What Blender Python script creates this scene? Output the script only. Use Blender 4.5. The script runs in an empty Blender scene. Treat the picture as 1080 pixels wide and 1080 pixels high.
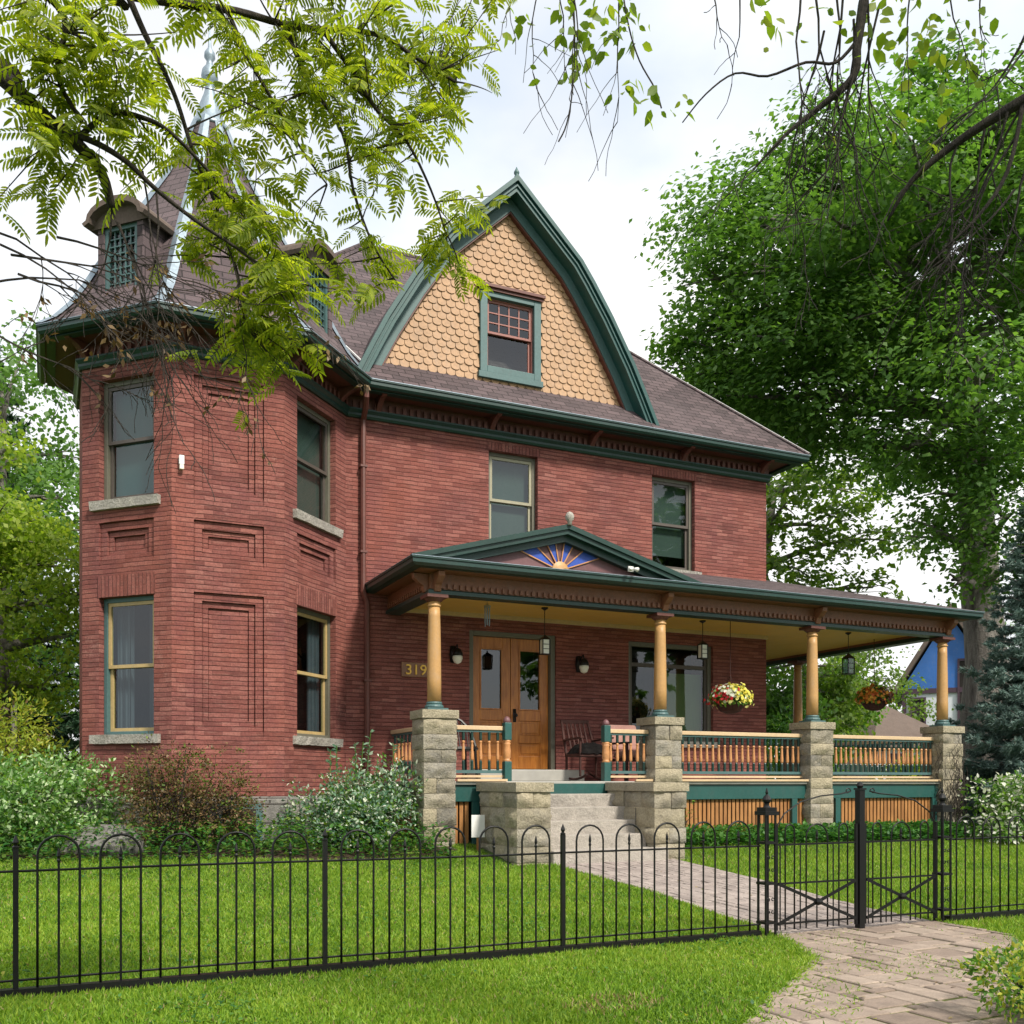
import bpy, math, random
import numpy as np
from mathutils import Vector, noise as mnoise

SC = bpy.context.scene
COL = SC.collection
R = math.radians
random.seed(7)

# ------------------------------------------------------------------ materials
class NT:
    def __init__(s, name):
        s.m = bpy.data.materials.new(name); s.m.use_nodes = True
        s.t = s.m.node_tree; s.n = s.t.nodes; s.l = s.t.links
        s.b = s.n['Principled BSDF']; s.out = s.n['Material Output']
    def new(s, typ, **kw):
        x = s.n.new(typ)
        for k, v in kw.items():
            if k.startswith('_'): setattr(x, k[1:], v)
            else: x.inputs[k.replace('__', ' ')].default_value = v
        return x
    def link(s, a, b): s.l.new(a, b)
    def math(s, op, a, b=None, clamp=False):
        x = s.n.new('ShaderNodeMath'); x.operation = op; x.use_clamp = clamp
        for i, v in enumerate((a, b)):
            if v is None: continue
            if isinstance(v, (int, float)): x.inputs[i].default_value = v
            else: s.link(v, x.inputs[i])
        return x.outputs[0]
    def mix(s, f, a, b, blend='MIX'):
        x = s.n.new('ShaderNodeMix'); x.data_type = 'RGBA'; x.blend_type = blend
        for sock, v in ((x.inputs[0], f), (x.inputs[6], a), (x.inputs[7], b)):
            if isinstance(v, (int, float)): sock.default_value = v
            elif isinstance(v, tuple): sock.default_value = (*v, 1) if len(v) == 3 else v
            else: s.link(v, sock)
        return x.outputs[2]
    def noise(s, vec, scale, detail=4, rough=.55):
        x = s.n.new('ShaderNodeTexNoise'); x.inputs['Scale'].default_value = scale
        x.inputs['Detail'].default_value = detail; x.inputs['Roughness'].default_value = rough
        if vec is not None: s.link(vec, x.inputs['Vector'])
        return x.outputs['Fac']
    def ramp(s, f, stops):
        x = s.n.new('ShaderNodeValToRGB'); e = x.color_ramp.elements
        while len(e) < len(stops): e.new(.5)
        for el, (p, c) in zip(e, stops):
            el.position = p; el.color = (*c, 1) if len(c) == 3 else c
        s.link(f, x.inputs[0]); return x.outputs[0]
    def obj(s): return s.n.new('ShaderNodeTexCoord').outputs['Object']
    def uv(s): return s.n.new('ShaderNodeTexCoord').outputs['UV']
    def island(s): return s.n.new('ShaderNodeNewGeometry').outputs['Random Per Island']
    def scaled(s, vec, sc):
        x = s.n.new('ShaderNodeMapping'); x.inputs['Scale'].default_value = sc
        s.link(vec, x.inputs['Vector']); return x.outputs[0]
    def bump(s, h, strength=.5, dist=.01):
        x = s.n.new('ShaderNodeBump'); x.inputs['Strength'].default_value = strength
        x.inputs['Distance'].default_value = dist; s.link(h, x.inputs['Height'])
        s.link(x.outputs[0], s.b.inputs['Normal'])
    def base(s, c):
        if isinstance(c, tuple): s.b.inputs['Base Color'].default_value = (*c, 1)
        else: s.link(c, s.b.inputs['Base Color'])
    def rough(s, v): s.b.inputs['Roughness'].default_value = v

def paint(name, col, rough=.45, var=.25, metal=0.0, grain=None):
    t = NT(name); o = t.obj()
    n1 = t.noise(o, 2.3, 8, .7); n2 = t.noise(t.scaled(o, grain) if grain else o, 30 if not grain else 6, 4)
    f = t.math('MULTIPLY', t.math('ADD', n1, n2), .5)
    lo = tuple(c*(1-var) for c in col); hi = tuple(min(1, c*(1+var)) for c in col)
    c = t.ramp(f, [(.3, lo), (.7, hi)])
    if not metal:      # dust and faded patches
        w = t.noise(t.scaled(o, (1, 1, .5)), 9, 7, .75); g_ = sum(col)/3
        c = t.mix(t.ramp(w, [(.5, (0, 0, 0)), (.8, (.5, .5, .5))]), c, tuple(.45*v+.55*(g_*.9+.05) for v in col))
    t.base(c)
    t.rough(rough); t.b.inputs['Metallic'].default_value = metal
    if rough > .75: t.b.inputs['Specular IOR Level'].default_value = .12
    t.bump(n2, .25, .003)
    return t.m

def brickmat(name, soldier=False):
    t = NT(name); uv = t.uv(); o = t.obj(); RH = .057
    if soldier:
        mp = t.n.new('ShaderNodeMapping'); mp.inputs['Rotation'].default_value = (0, 0, R(90))
        t.link(uv, mp.inputs['Vector']); vec = mp.outputs[0]
    else: vec = uv
    nz = t.n.new('ShaderNodeTexNoise'); nz.inputs['Scale'].default_value = 4.0; nz.inputs['Detail'].default_value = 5; t.link(uv, nz.inputs['Vector'])
    vm = t.n.new('ShaderNodeVectorMath'); vm.operation = 'MULTIPLY_ADD'      # courses wander a little
    t.link(nz.outputs['Color'], vm.inputs[0]); vm.inputs[1].default_value = (.05, .026, 0); t.link(vec, vm.inputs[2])
    br = t.n.new('ShaderNodeTexBrick'); t.link(vm.outputs[0], br.inputs['Vector'])
    for k, v in (('Scale', 1), ('Brick Width', .215), ('Row Height', RH), ('Mortar Size', .004), ('Mortar Smooth', .6), ('Bias', 0)): br.inputs[k].default_value = v
    br.inputs['Color1'].default_value = (0, 0, 0, 1); br.inputs['Color2'].default_value = (1, 1, 1, 1); br.inputs['Mortar'].default_value = (.5, .5, .5, 1)
    sep = t.n.new('ShaderNodeSeparateXYZ'); t.link(vm.outputs[0], sep.inputs[0])
    f = t.math('ABSOLUTE', t.math('SUBTRACT', t.math('FRACT', t.math('DIVIDE', sep.outputs[1], RH)), .5))
    streak = t.noise(t.scaled(uv, (5, 42, 1)), 1.0, 5, .7)
    hl = t.ramp(t.math('ADD', f, t.math('MULTIPLY', t.math('SUBTRACT', streak, .5), .36)), [(.38, (0, 0, 0)), (.47, (1, 1, 1))])
    joint = t.math('MAXIMUM', hl, t.math('MULTIPLY', br.outputs['Fac'], .4))
    tone = t.ramp(br.outputs['Color'], [(0, (.14, .047, .041)), (.35, (.19, .065, .057)), (.65, (.215, .077, .067)), (1, (.28, .11, .092))])
    tone = t.mix(t.ramp(streak, [(.5, (0, 0, 0)), (.78, (.45, .45, .45))]), tone, (.42, .25, .2))
    big = t.noise(o, .9, 5)
    tone = t.mix(t.ramp(big, [(.4, (0, 0, 0)), (.72, (.5, .5, .5))]), tone, (.33, .1, .066))
    pale = t.noise(o, 1.5, 7, .78)
    tone = t.mix(t.ramp(pale, [(.6, (0, 0, 0)), (.8, (.55, .55, .55))]), tone, (.5, .3, .25))
    soot = t.noise(t.scaled(o, (1, 1, .35)), 1.9, 6, .7)
    tone = t.mix(t.ramp(soot, [(.52, (0, 0, 0)), (.75, (.55, .55, .55))]), tone, (.17, .055, .06))
    fine = t.noise(o, 48, 5, .8)
    tone = t.mix(.8, tone, t.ramp(fine, [(.3, (.5, .5, .5)), (.7, (1.35, 1.35, 1.35))]), 'MULTIPLY')
    col = t.mix(t.math('MULTIPLY', joint, .6), tone, (.06, .024, .024))
    t.base(col); t.rough(.88); t.b.inputs['Specular IOR Level'].default_value = .25
    t.bump(t.math('SUBTRACT', t.math('MULTIPLY', t.math('ADD', fine, streak), .4), joint), 1.0, .009)
    return t.m

def stonemat(name, c0, c1, c2, scale=1.0):
    t = NT(name); o = t.obj()
    isl = t.island()
    n = t.noise(o, 6*scale, 8, .65); f = t.noise(o, 40*scale, 6, .7)
    base = t.ramp(isl, [(0, c0), (.5, c1), (1, c2)])
    base = t.mix(t.ramp(n, [(.4, (0, 0, 0)), (.7, (.6, .6, .6))]), base, c1)
    base = t.mix(.75, base, t.ramp(f, [(.3, (.45, .45, .45)), (.7, (1.25, 1.25, 1.25))]), 'MULTIPLY')
    st = t.noise(o, 1.6, 6, .7)
    base = t.mix(t.ramp(st, [(.52, (0, 0, 0)), (.72, (.6, .6, .6))]), base, tuple(c*.4 for c in c0))
    t.base(base); t.rough(.92); t.bump(t.math('ADD', n, t.math('MULTIPLY', f, .6)), 1.0, .045)
    return t.m

def ashlarmat(name):
    t = NT(name); uv = t.uv(); o = t.obj()
    br = t.n.new('ShaderNodeTexBrick'); t.link(uv, br.inputs['Vector'])
    br.inputs['Scale'].default_value = 1; br.inputs['Brick Width'].default_value = .55
    br.inputs['Row Height'].default_value = .23; br.inputs['Mortar Size'].default_value = .012
    br.inputs['Color1'].default_value = (.2, .19, .18, 1); br.inputs['Color2'].default_value = (.34, .32, .29, 1)
    br.inputs['Mortar'].default_value = (.12, .11, .1, 1); br.inputs['Mortar Smooth'].default_value = .4
    n = t.noise(o, 7, 8, .7)
    t.base(t.mix(.8, br.outputs['Color'], t.ramp(n, [(.3, (.4, .4, .4)), (.7, (1.2, 1.2, 1.2))]), 'MULTIPLY'))
    t.rough(.95); t.bump(t.math('SUBTRACT', t.math('MULTIPLY', n, 1.3), br.outputs['Fac']), 1.0, .03)
    return t.m

def shinglemat(name):
    t = NT(name); uv = t.uv(); o = t.obj()
    br = t.n.new('ShaderNodeTexBrick'); t.link(uv, br.inputs['Vector'])
    br.inputs['Scale'].default_value = 1; br.inputs['Brick Width'].default_value = .24
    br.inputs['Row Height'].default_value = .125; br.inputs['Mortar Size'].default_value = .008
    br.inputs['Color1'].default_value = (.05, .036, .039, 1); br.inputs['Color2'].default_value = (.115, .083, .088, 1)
    br.inputs['Mortar'].default_value = (.018, .013, .013, 1); br.inputs['Mortar Smooth'].default_value = .1  # dark gaps between shingles, widened to paint in the shadow line at each butt
    sep = t.n.new('ShaderNodeSeparateXYZ'); t.link(uv, sep.inputs[0])
    saw = t.math('FRACT', t.math('DIVIDE', sep.outputs[1], .125))     # each course thickens to its butt
    n = t.noise(o, 90, 3, .7); big = t.noise(o, .8, 5)
    c = t.mix(.6, br.outputs['Color'], t.ramp(n, [(.3, (.5, .5, .5)), (.7, (1.45, 1.4, 1.4))]), 'MULTIPLY')
    c = t.mix(t.ramp(big, [(.4, (0, 0, 0)), (.7, (.45, .45, .45))]), c, (.12, .094, .098))
    t.base(c); t.rough(.9)
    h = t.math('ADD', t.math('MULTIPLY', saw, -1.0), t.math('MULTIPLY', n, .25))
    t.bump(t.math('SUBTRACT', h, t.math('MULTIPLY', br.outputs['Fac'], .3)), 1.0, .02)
    return t.m

def woodmat(name, c0, c1, axis=(1, 1, .12), rough=.35):
    t = NT(name); o = t.obj()
    w = t.noise(t.scaled(o, axis), 26, 6, .65); b = t.noise(o, 3, 3)
    col = t.ramp(w, [(.3, c0), (.7, c1)])
    col = t.mix(.5, col, t.ramp(b, [(.3, (.6, .6, .6)), (.7, (1.2, 1.2, 1.2))]), 'MULTIPLY')
    t.base(col); t.rough(rough); t.bump(w, .3, .003)
    return t.m

def leafmat(name, c0, c1, c2, trans=.42, tcol=None, rough=.5, clump=.35):
    t = NT(name); o = t.obj()
    isl = t.island(); n = t.noise(o, .8, 3)
    f = t.math('ADD', t.math('MULTIPLY', isl, 1-clump), t.math('MULTIPLY', n, clump))
    col = t.ramp(f, [(.15, c0), (.5, c1), (.85, c2)])
    t.base(col); t.rough(rough)
    t.b.inputs['Specular IOR Level'].default_value = .35
    tr = t.n.new('ShaderNodeBsdfTranslucent')
    t.link(t.mix(1.0, col, tcol or (1.7, 1.9, .75), 'MULTIPLY'), tr.inputs[0])
    mx = t.n.new('ShaderNodeMixShader'); mx.inputs[0].default_value = trans
    t.link(t.b.outputs[0], mx.inputs[1]); t.link(tr.outputs[0], mx.inputs[2])
    t.link(mx.outputs[0], t.out.inputs[0])
    return t.m

def glassmat(name, tint=(.75, .85, .82), boost=.0):
    t = NT(name)
    o = t.obj()
    gl = t.n.new('ShaderNodeBsdfGlossy'); gl.inputs['Roughness'].default_value = .015
    gl.inputs['Color'].default_value = (.95, .97, 1, 1)
    tp = t.n.new('ShaderNodeBsdfTransparent'); tp.inputs[0].default_value = (*tint, 1)
    lw = t.n.new('ShaderNodeLayerWeight'); lw.inputs[0].default_value = .5
    fr = t.math('ADD', t.math('MULTIPLY', t.math('POWER', lw.outputs['Facing'], 4.5), .7), .06)
    mx = t.n.new('ShaderNodeMixShader')
    t.link(t.math('ADD', fr, boost, True), mx.inputs[0])
    t.link(tp.outputs[0], mx.inputs[1]); t.link(gl.outputs[0], mx.inputs[2])
    t.link(mx.outputs[0], t.out.inputs[0])
    return t.m

def barkmat(name, c0, c1, scale=1.0):
    t = NT(name); o = t.obj()
    n = t.noise(t.scaled(o, (9*scale, 9*scale, 1.6*scale)), 1.0, 8, .7); f = t.noise(o, 30, 4)
    t.base(t.ramp(n, [(.32, c0), (.68, c1)])); t.rough(.95)
    t.bump(t.math('ADD', n, t.math('MULTIPLY', f, .3)), 1.0, .06)
    return t.m

def lawnbase():
    t = NT('lawn_soil'); o = t.obj()
    n = t.noise(o, 3, 6); f = t.noise(o, 60, 4, .7)
    c = t.ramp(n, [(.3, (.035, .075, .012)), (.7, (.075, .14, .02))])
    t.base(t.mix(.7, c, t.ramp(f, [(.3, (.4, .4, .4)), (.7, (1.4, 1.4, 1.3))]), 'MULTIPLY'))
    t.rough(1.0); t.bump(f, 1.0, .02); return t.m

def pavermat(name, a, b, c):
    t = NT(name); o = t.obj(); isl = t.island()
    n = t.noise(o, 5, 7, .7); f = t.noise(o, 70, 4, .7)
    col = t.ramp(isl, [(0, a), (.5, b), (1, c)])
    col = t.mix(.8, col, t.ramp(n, [(.3, (.6, .6, .6)), (.7, (1.2, 1.2, 1.2))]), 'MULTIPLY')
    col = t.mix(.6, col, t.ramp(f, [(.3, (.7, .7, .7)), (.7, (1.2, 1.2, 1.2))]), 'MULTIPLY')
    t.base(col); t.rough(.9); t.bump(t.math('ADD', n, t.math('MULTIPLY', f, .4)), .6, .012); return t.m

M = dict(
    brick=brickmat('red_brick'), soldier=brickmat('soldier_brick', True),
    ashlar=ashlarmat('grey_foundation_stone'),
    stone=stonemat('buff_limestone', (.2, .19, .17), (.44, .38, .26), (.32, .3, .265)),
    sill=stonemat('grey_sill_stone', (.33, .31, .28), (.46, .43, .38), (.4, .37, .33)),
    concrete=stonemat('step_concrete', (.5, .455, .4), (.54, .49, .43), (.57, .52, .46), 2.0),
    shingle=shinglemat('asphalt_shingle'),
    green=paint('dark_green_paint', (.007, .036, .029), .4, .3),
    gable_green=paint('blue_green_paint', (.014, .072, .068), .45, .2),
    slate_green=paint('slate_green_paint', (.06, .125, .125), .5, .2),
    teal=paint('teal_paint', (.016, .078, .07), .4, .2),
    maroon=paint('maroon_paint', (.115, .036, .026), .5, .3),
    rust=paint('rust_frieze_paint', (.2, .075, .035), .5, .3),
    ochre=paint('ochre_paint', (.46, .26, .095), .5, .15),
    cream=paint('tan_rail_paint', (.55, .4, .24), .5, .15),
    orange=paint('orange_baluster_paint', (.5, .235, .09), .45, .2),
    slat=woodmat('cedar_slat', (.25, .1, .028), (.46, .22, .07), (1, 1, .1), .6),
    siding=paint('tan_scale_paint', (.39, .235, .128), .65, .28),
    ceiling=paint('ochre_board_ceiling', (.62, .38, .085), .5, .15, grain=(1, 14, 1)),
    deck=paint('grey_deck_paint', (.33, .32, .29), .5, .2, grain=(1, 9, 1)),
    door=woodmat('varnished_door_wood', (.3, .09, .012), (.52, .2, .035)),
    darkwood=woodmat('dark_red_wood', (.03, .008, .006), (.065, .018, .012), rough=.8),
    frame=paint('brown_green_frame_paint', (.12, .115, .085), .5, .2),
    sash=paint('pale_sash_paint', (.30, .28, .19), .5, .2),
    sash_dark=paint('dark_sash_paint', (.075, .06, .05), .5, .2),
    ochresash=paint('ochre_sash_paint', (.42, .30, .13), .5, .2),
    red_sash=paint('dusty_red_sash_paint', (.27, .1, .08), .5, .2),
    glass=glassmat('window_glass', (.75, .85, .82), .012), dimglass=glassmat('dim_window_glass', (.5, .6, .6), .02),
    blind=paint('grey_green_blind', (.035, .085, .088), .8, .1),
    greyblind=paint('grey_blind', (.05, .07, .063), .8, .1),
    greenblind=paint('olive_blind', (.13, .18, .08), .8, .12, grain=(14, 1, 1)),
    lace=paint('lace_curtain', (.07, .085, .105), .9, .2, grain=(3, 3, .6)),
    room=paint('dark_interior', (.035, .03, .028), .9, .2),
    metal=paint('galvanised_flashing', (.26, .32, .37), .5, .3, .6),
    white=paint('white_flashing', (.75, .75, .74), .5, .08),
    iron=paint('black_iron', (.0045, .0045, .005), .45, .3, .3),
    blackmetal=paint('black_lamp_metal', (.015, .014, .013), .4, .2, .5),
    lampglass=paint('frosted_lamp_glass', (.75, .72, .62), .3, .1),
    blue=paint('cobalt_ray_paint', (.02, .07, .38), .45, .15),
    mauve=paint('mauve_ray_paint', (.14, .06, .065), .5, .2),
    gold=paint('gold_number', (.6, .36, .07), .35, .2, .6),
    plaque=woodmat('brown_plaque', (.16, .06, .02), (.26, .11, .04)),
    whiteplastic=paint('white_plastic', (.75, .74, .72), .4, .05),
    pink=paint('faded_pink_cloth', (.36, .2, .17), .9, .2),
    cushion=paint('black_pattern_cushion', (.008, .007, .007), .95, .8),
    lawn=lawnbase(), soil=paint('garden_soil', (.045, .032, .022), 1.0, .5),
    paver=pavermat('flagstone_paver', (.225, .17, .135), (.29, .225, .18), (.345, .275, .22)),
    walkbrick=pavermat('walkway_paver', (.27, .225, .205), (.315, .265, .24), (.36, .305, .275)),
    joint=paint('mossy_joint', (.095, .11, .03), 1.0, .6),
    bark=barkmat('grey_bark', (.07, .062, .055), (.31, .285, .26)),
    darkbark=barkmat('dark_twig_bark', (.02, .016, .013), (.075, .06, .048), 3),
    straw=leafmat('straw_blade', (.22, .17, .07), (.33, .26, .12), (.42, .34, .17), .3, (1.1, 1.0, .7)),
    grass=leafmat('grass_blade', (.045, .125, .01), (.185, .335, .024), (.38, .47, .062), .4, (1.3, 1.3, .6), .55, .55),
    ash=leafmat('ash_leaflet', (.1, .15, .016), (.19, .25, .024), (.33, .36, .045), .58, (1.75, 1.8, .55)),
    elm=leafmat('elm_leaf', (.1, .17, .02), (.18, .27, .03), (.3, .34, .05), .5, (1.5, 1.6, .5)),
    lime=leafmat('lime_leaf', (.12, .19, .024), (.22, .31, .035), (.35, .41, .06), .45),
    maple=leafmat('maple_leaf', (.05, .125, .03), (.1, .205, .045), (.175, .3, .07), .46, (1.6, 1.7, .7), .5, .65),
    olive=leafmat('olive_leaf', (.06, .11, .018), (.11, .185, .03), (.19, .26, .045), .45),
    spruce=leafmat('spruce_needle', (.08, .145, .125), (.16, .25, .22), (.28, .37, .33), .25, (1, 1, 1)),
    conifer=leafmat('dark_conifer_needle', (.012, .04, .02), (.025, .065, .03), (.05, .1, .045), .12, (1, 1, 1)),
    shrub=leafmat('shrub_leaf', (.04, .115, .016), (.09, .2, .026), (.18, .3, .04), .38),
    paleleaf=leafmat('variegated_leaf', (.07, .2, .035), (.2, .36, .11), (.64, .72, .48), .3, (1.2, 1.3, .9)),
    silverleaf=leafmat('grey_green_leaf', (.05, .13, .07), (.14, .26, .16), (.5, .58, .46), .3, (1.2, 1.3, .9)),
    whiteflower=leafmat('cream_flower', (.5, .55, .38), (.68, .7, .58), (.82, .82, .74), .3, (1.1, 1.1, 1)),
    barberry=leafmat('bronze_leaf', (.06, .04, .022), (.13, .085, .04), (.26, .17, .08), .3, (1.4, 1.2, .7)),
    golden=leafmat('yellow_green_leaf', (.2, .25, .025), (.34, .38, .04), (.46, .42, .07), .4, (1.3, 1.4, .6)),
    cover=leafmat('ground_cover_leaf', (.02, .085, .02), (.045, .15, .025), (.1, .22, .04), .3),
    red=leafmat('red_petal', (.4, .012, .02), (.55, .02, .03), (.65, .06, .06), .3, (1.2, 1, 1)),
    yellow=leafmat('yellow_petal', (.65, .55, .06), (.75, .68, .12), (.85, .82, .35), .3, (1.1, 1.1, 1)),
    orangepetal=leafmat('orange_petal', (.5, .09, .02), (.6, .22, .03), (.7, .4, .05), .3, (1.2, 1.1, 1)),
    darkleaf=leafmat('dark_red_leaf', (.06, .02, .015), (.12, .04, .03), (.2, .09, .05), .3, (1.4, 1, .8)),
    boulder=stonemat('grey_boulder_stone', (.13, .125, .115), (.22, .21, .195), (.18, .17, .16), .6),
    bluesiding=paint('blue_clapboard', (.03, .13, .42), .55, .15, grain=(1, 1, 12)),
    paleblue=paint('lavender_white_siding', (.6, .62, .68), .6, .08, grain=(1, 1, 12)),
    purple=paint('dark_purple_trim', (.06, .03, .05), .5, .2),
    darkroof=paint('grey_brown_roofing', (.13, .1, .085), .9, .3),
)

# ------------------------------------------------------------------ mesh builder
ORG = {}
def org(p): 
    while p is not None:
        if p in ORG: return ORG[p]
        p = p.parent
    return (0, 0, 0)

def thing(name, label, cat, loc=(0, 0, 0), group=None):
    o = bpy.data.objects.new(name, None); COL.objects.link(o)
    o.location = loc; o.empty_display_size = .2
    o['label'] = label; o['category'] = cat
    if group: o['group'] = group
    ORG[o] = tuple(loc)
    return o

def relabel(o, label): o['label'] = label

def copy_tree(o, parent=None):
    c = o.copy(); COL.objects.link(c)
    if parent is not None: c.parent = parent
    for ch in list(o.children): copy_tree(ch, c)
    return c

def clip_half(p, a, b, c):      # keeps a*x + b*y + c >= 0
    out = []
    for i in range(len(p)):
        q, r = p[i], p[(i+1) % len(p)]; u, v = a*q[0]+b*q[1]+c, a*r[0]+b*r[1]+c
        if u >= 0: out.append(q)
        if (u < 0) != (v < 0): t = u/(u-v); out.append((q[0]+(r[0]-q[0])*t, q[1]+(r[1]-q[1])*t))
    return out

class MB:
    def __init__(s): s.v = []; s.f = []; s.m = []
    def add(s, vs, fs, mi=0):
        b = len(s.v); s.v.extend(tuple(map(float, q)) for q in vs)
        for f in fs: s.f.append(tuple(i+b for i in f)); s.m.append(mi)
    def quad(s, a, b, c, d, mi=0): s.add((a, b, c, d), ((0, 1, 2, 3),), mi)
    def poly(s, pts, mi=0): s.add(pts, (tuple(range(len(pts))),), mi)
    HF = ((0, 3, 2, 1), (4, 5, 6, 7), (0, 1, 5, 4), (1, 2, 6, 5), (2, 3, 7, 6), (3, 0, 4, 7))
    def hexa(s, p, mi=0): s.add(p, s.HF, mi)
    def box(s, x0, x1, y0, y1, z0, z1, mi=0):
        s.hexa(((x0, y0, z0), (x1, y0, z0), (x1, y1, z0), (x0, y1, z0), (x0, y0, z1), (x1, y0, z1), (x1, y1, z1), (x0, y1, z1)), mi)
    def lbox(s, T, a0, a1, z0, z1, d0, d1, mi=0):    # d grows inward
        s.hexa((T(a0, z0, d0), T(a1, z0, d0), T(a1, z0, d1), T(a0, z0, d1), T(a0, z1, d0), T(a1, z1, d0), T(a1, z1, d1), T(a0, z1, d1)), mi)
    def beam(s, p, q, w, h, mi=0, up=(0, 0, 1)):
        p, q = Vector(p), Vector(q); d = (q-p).normalized(); u = Vector(up)
        if abs(d.dot(u)) > .99: u = Vector((0, 1, 0))
        a = d.cross(u).normalized()*w/2; b = a.cross(d).normalized()*h/2
        s.hexa((p-a-b, p+a-b, q+a-b, q-a-b, p-a+b, p+a+b, q+a+b, q-a+b), mi)
    def tube(s, pts, rad, n=6, mi=0, cap=True):
        pts = [Vector(p) for p in pts]
        if isinstance(rad, (int, float)): rad = [rad]*len(pts)
        b = len(s.v); ref = None
        for i, p in enumerate(pts):
            d = (pts[min(i+1, len(pts)-1)]-pts[max(i-1, 0)])
            if d.length < 1e-9: d = Vector((0, 0, 1))
            d.normalize()
            if ref is None:
                ref = d.orthogonal().normalized()
            ref = (ref - d*ref.dot(d))
            if ref.length < 1e-6: ref = d.orthogonal()
            ref.normalize(); bi = d.cross(ref)
            for k in range(n):
                a = 2*math.pi*k/n
                q = p+(ref*math.cos(a)+bi*math.sin(a))*rad[i]; s.v.append((q.x, q.y, q.z))
        for i in range(len(pts)-1):
            for k in range(n):
                k2 = (k+1) % n
                s.f.append((b+i*n+k, b+i*n+k2, b+(i+1)*n+k2, b+(i+1)*n+k)); s.m.append(mi)
        if cap:
            s.f.append(tuple(b+k for k in reversed(range(n)))); s.m.append(mi)
            s.f.append(tuple(b+(len(pts)-1)*n+k for k in range(n))); s.m.append(mi)
    def lathe(s, cx, cy, prof, n=16, mis=None, mi=0, ang0=0.0):
        b = len(s.v)
        for r, z in prof:
            for k in range(n):
                a = ang0+2*math.pi*k/n; s.v.append((cx+r*math.cos(a), cy+r*math.sin(a), z))
        for i in range(len(prof)-1):
            for k in range(n):
                k2 = (k+1) % n
                s.f.append((b+i*n+k, b+i*n+k2, b+(i+1)*n+k2, b+(i+1)*n+k)); s.m.append(mis[i] if mis else mi)
        s.f.append(tuple(b+k for k in reversed(range(n)))); s.m.append(mis[0] if mis else mi)
        s.f.append(tuple(b+(len(prof)-1)*n+k for k in range(n))); s.m.append(mis[-1] if mis else mi)
    def prism(s, xz, y0, y1, mi=0):
        n = len(xz)
        vs = [(x, y0, z) for x, z in xz]+[(x, y1, z) for x, z in xz]
        s.add(vs, [tuple(range(n)), tuple(reversed(range(n, 2*n)))]+[(i, i+n, (i+1) % n+n, (i+1) % n) for i in range(n)], mi)
    def ring(s, a, b, y0, y1, mi=0, zmin=None):    # solid band between two open profiles in xz
        n = len(a)
        for i in range(n-1):
            p = [a[i], a[i+1], b[i+1], b[i]]
            if zmin is not None:
                p = clip_half(p, 0, 1, -zmin)
                if len(p) < 3: continue
            s.prism(p, y0, y1, mi)
    def sweep(s, path, prof, mi=0, caps=True):
        n = len(path); N = []
        for i in range(n-1):
            u = Vector((path[i+1][0]-path[i][0], path[i+1][1]-path[i][1])).normalized(); N.append(Vector((u.y, -u.x)))
        off = []
        for i in range(n):
            if i == 0: o = N[0]
            elif i == n-1: o = N[-1]
            else:
                o = (N[i-1]+N[i]); o = o/(1+N[i-1].dot(N[i]))
            off.append(o)
        b = len(s.v); k = len(prof)
        for i in range(n):
            for o, z in prof: s.v.append((path[i][0]+off[i].x*o, path[i][1]+off[i].y*o, z))
        for i in range(n-1):
            for j in range(k):
                j2 = (j+1) % k
                s.f.append((b+i*k+j, b+i*k+j2, b+(i+1)*k+j2, b+(i+1)*k+j)); s.m.append(mi)
        if caps:
            s.f.append(tuple(b+j for j in reversed(range(k)))); s.m.append(mi)
            s.f.append(tuple(b+(n-1)*k+j for j in range(k))); s.m.append(mi)
    def rock(s, x0, x1, y0, y1, z0, z1, bulge=.03, mi=0, seed=0, step=.045):
        # one rock-faced block: the four sides swell irregularly, edges stay true
        rng = random.Random(seed); off = Vector((rng.random()*50, rng.random()*50, rng.random()*50))
        def side(o, u, v, n, lu, lv):
            nu = max(2, int(lu/step)); nv = max(2, int(lv/step)); b = len(s.v)
            for j in range(nv+1):
                for i in range(nu+1):
                    p = o+u*(lu*i/nu)+v*(lv*j/nv)
                    e = min(1, 5*min(i/nu, 1-i/nu))*min(1, 4*min(j/nv, 1-j/nv))
                    h = (.5+1.0*mnoise.noise(Vector((p.x*6, p.y*6, p.z*13))+off)+.7*mnoise.noise(p*21+off))*bulge*e
                    q = p+n*h; s.v.append((q.x, q.y, q.z))
            for j in range(nv):
                for i in range(nu):
                    a = b+j*(nu+1)+i; s.f.append((a, a+1, a+nu+2, a+nu+1)); s.m.append(mi)
        X, Y, Z = Vector((1, 0, 0)), Vector((0, 1, 0)), Vector((0, 0, 1))
        side(Vector((x0, y0, z0)), X, Z, -Y, x1-x0, z1-z0)
        side(Vector((x1, y0, z0)), Y, Z, X, y1-y0, z1-z0)
        side(Vector((x1, y1, z0)), -X, Z, Y, x1-x0, z1-z0)
        side(Vector((x0, y1, z0)), -Y, Z, -X, y1-y0, z1-z0)
        side(Vector((x0, y0, z1)), X, Y, Z*.25, x1-x0, y1-y0)
        s.quad((x0, y1, z0), (x1, y1, z0), (x1, y0, z0), (x0, y0, z0), mi)
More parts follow.
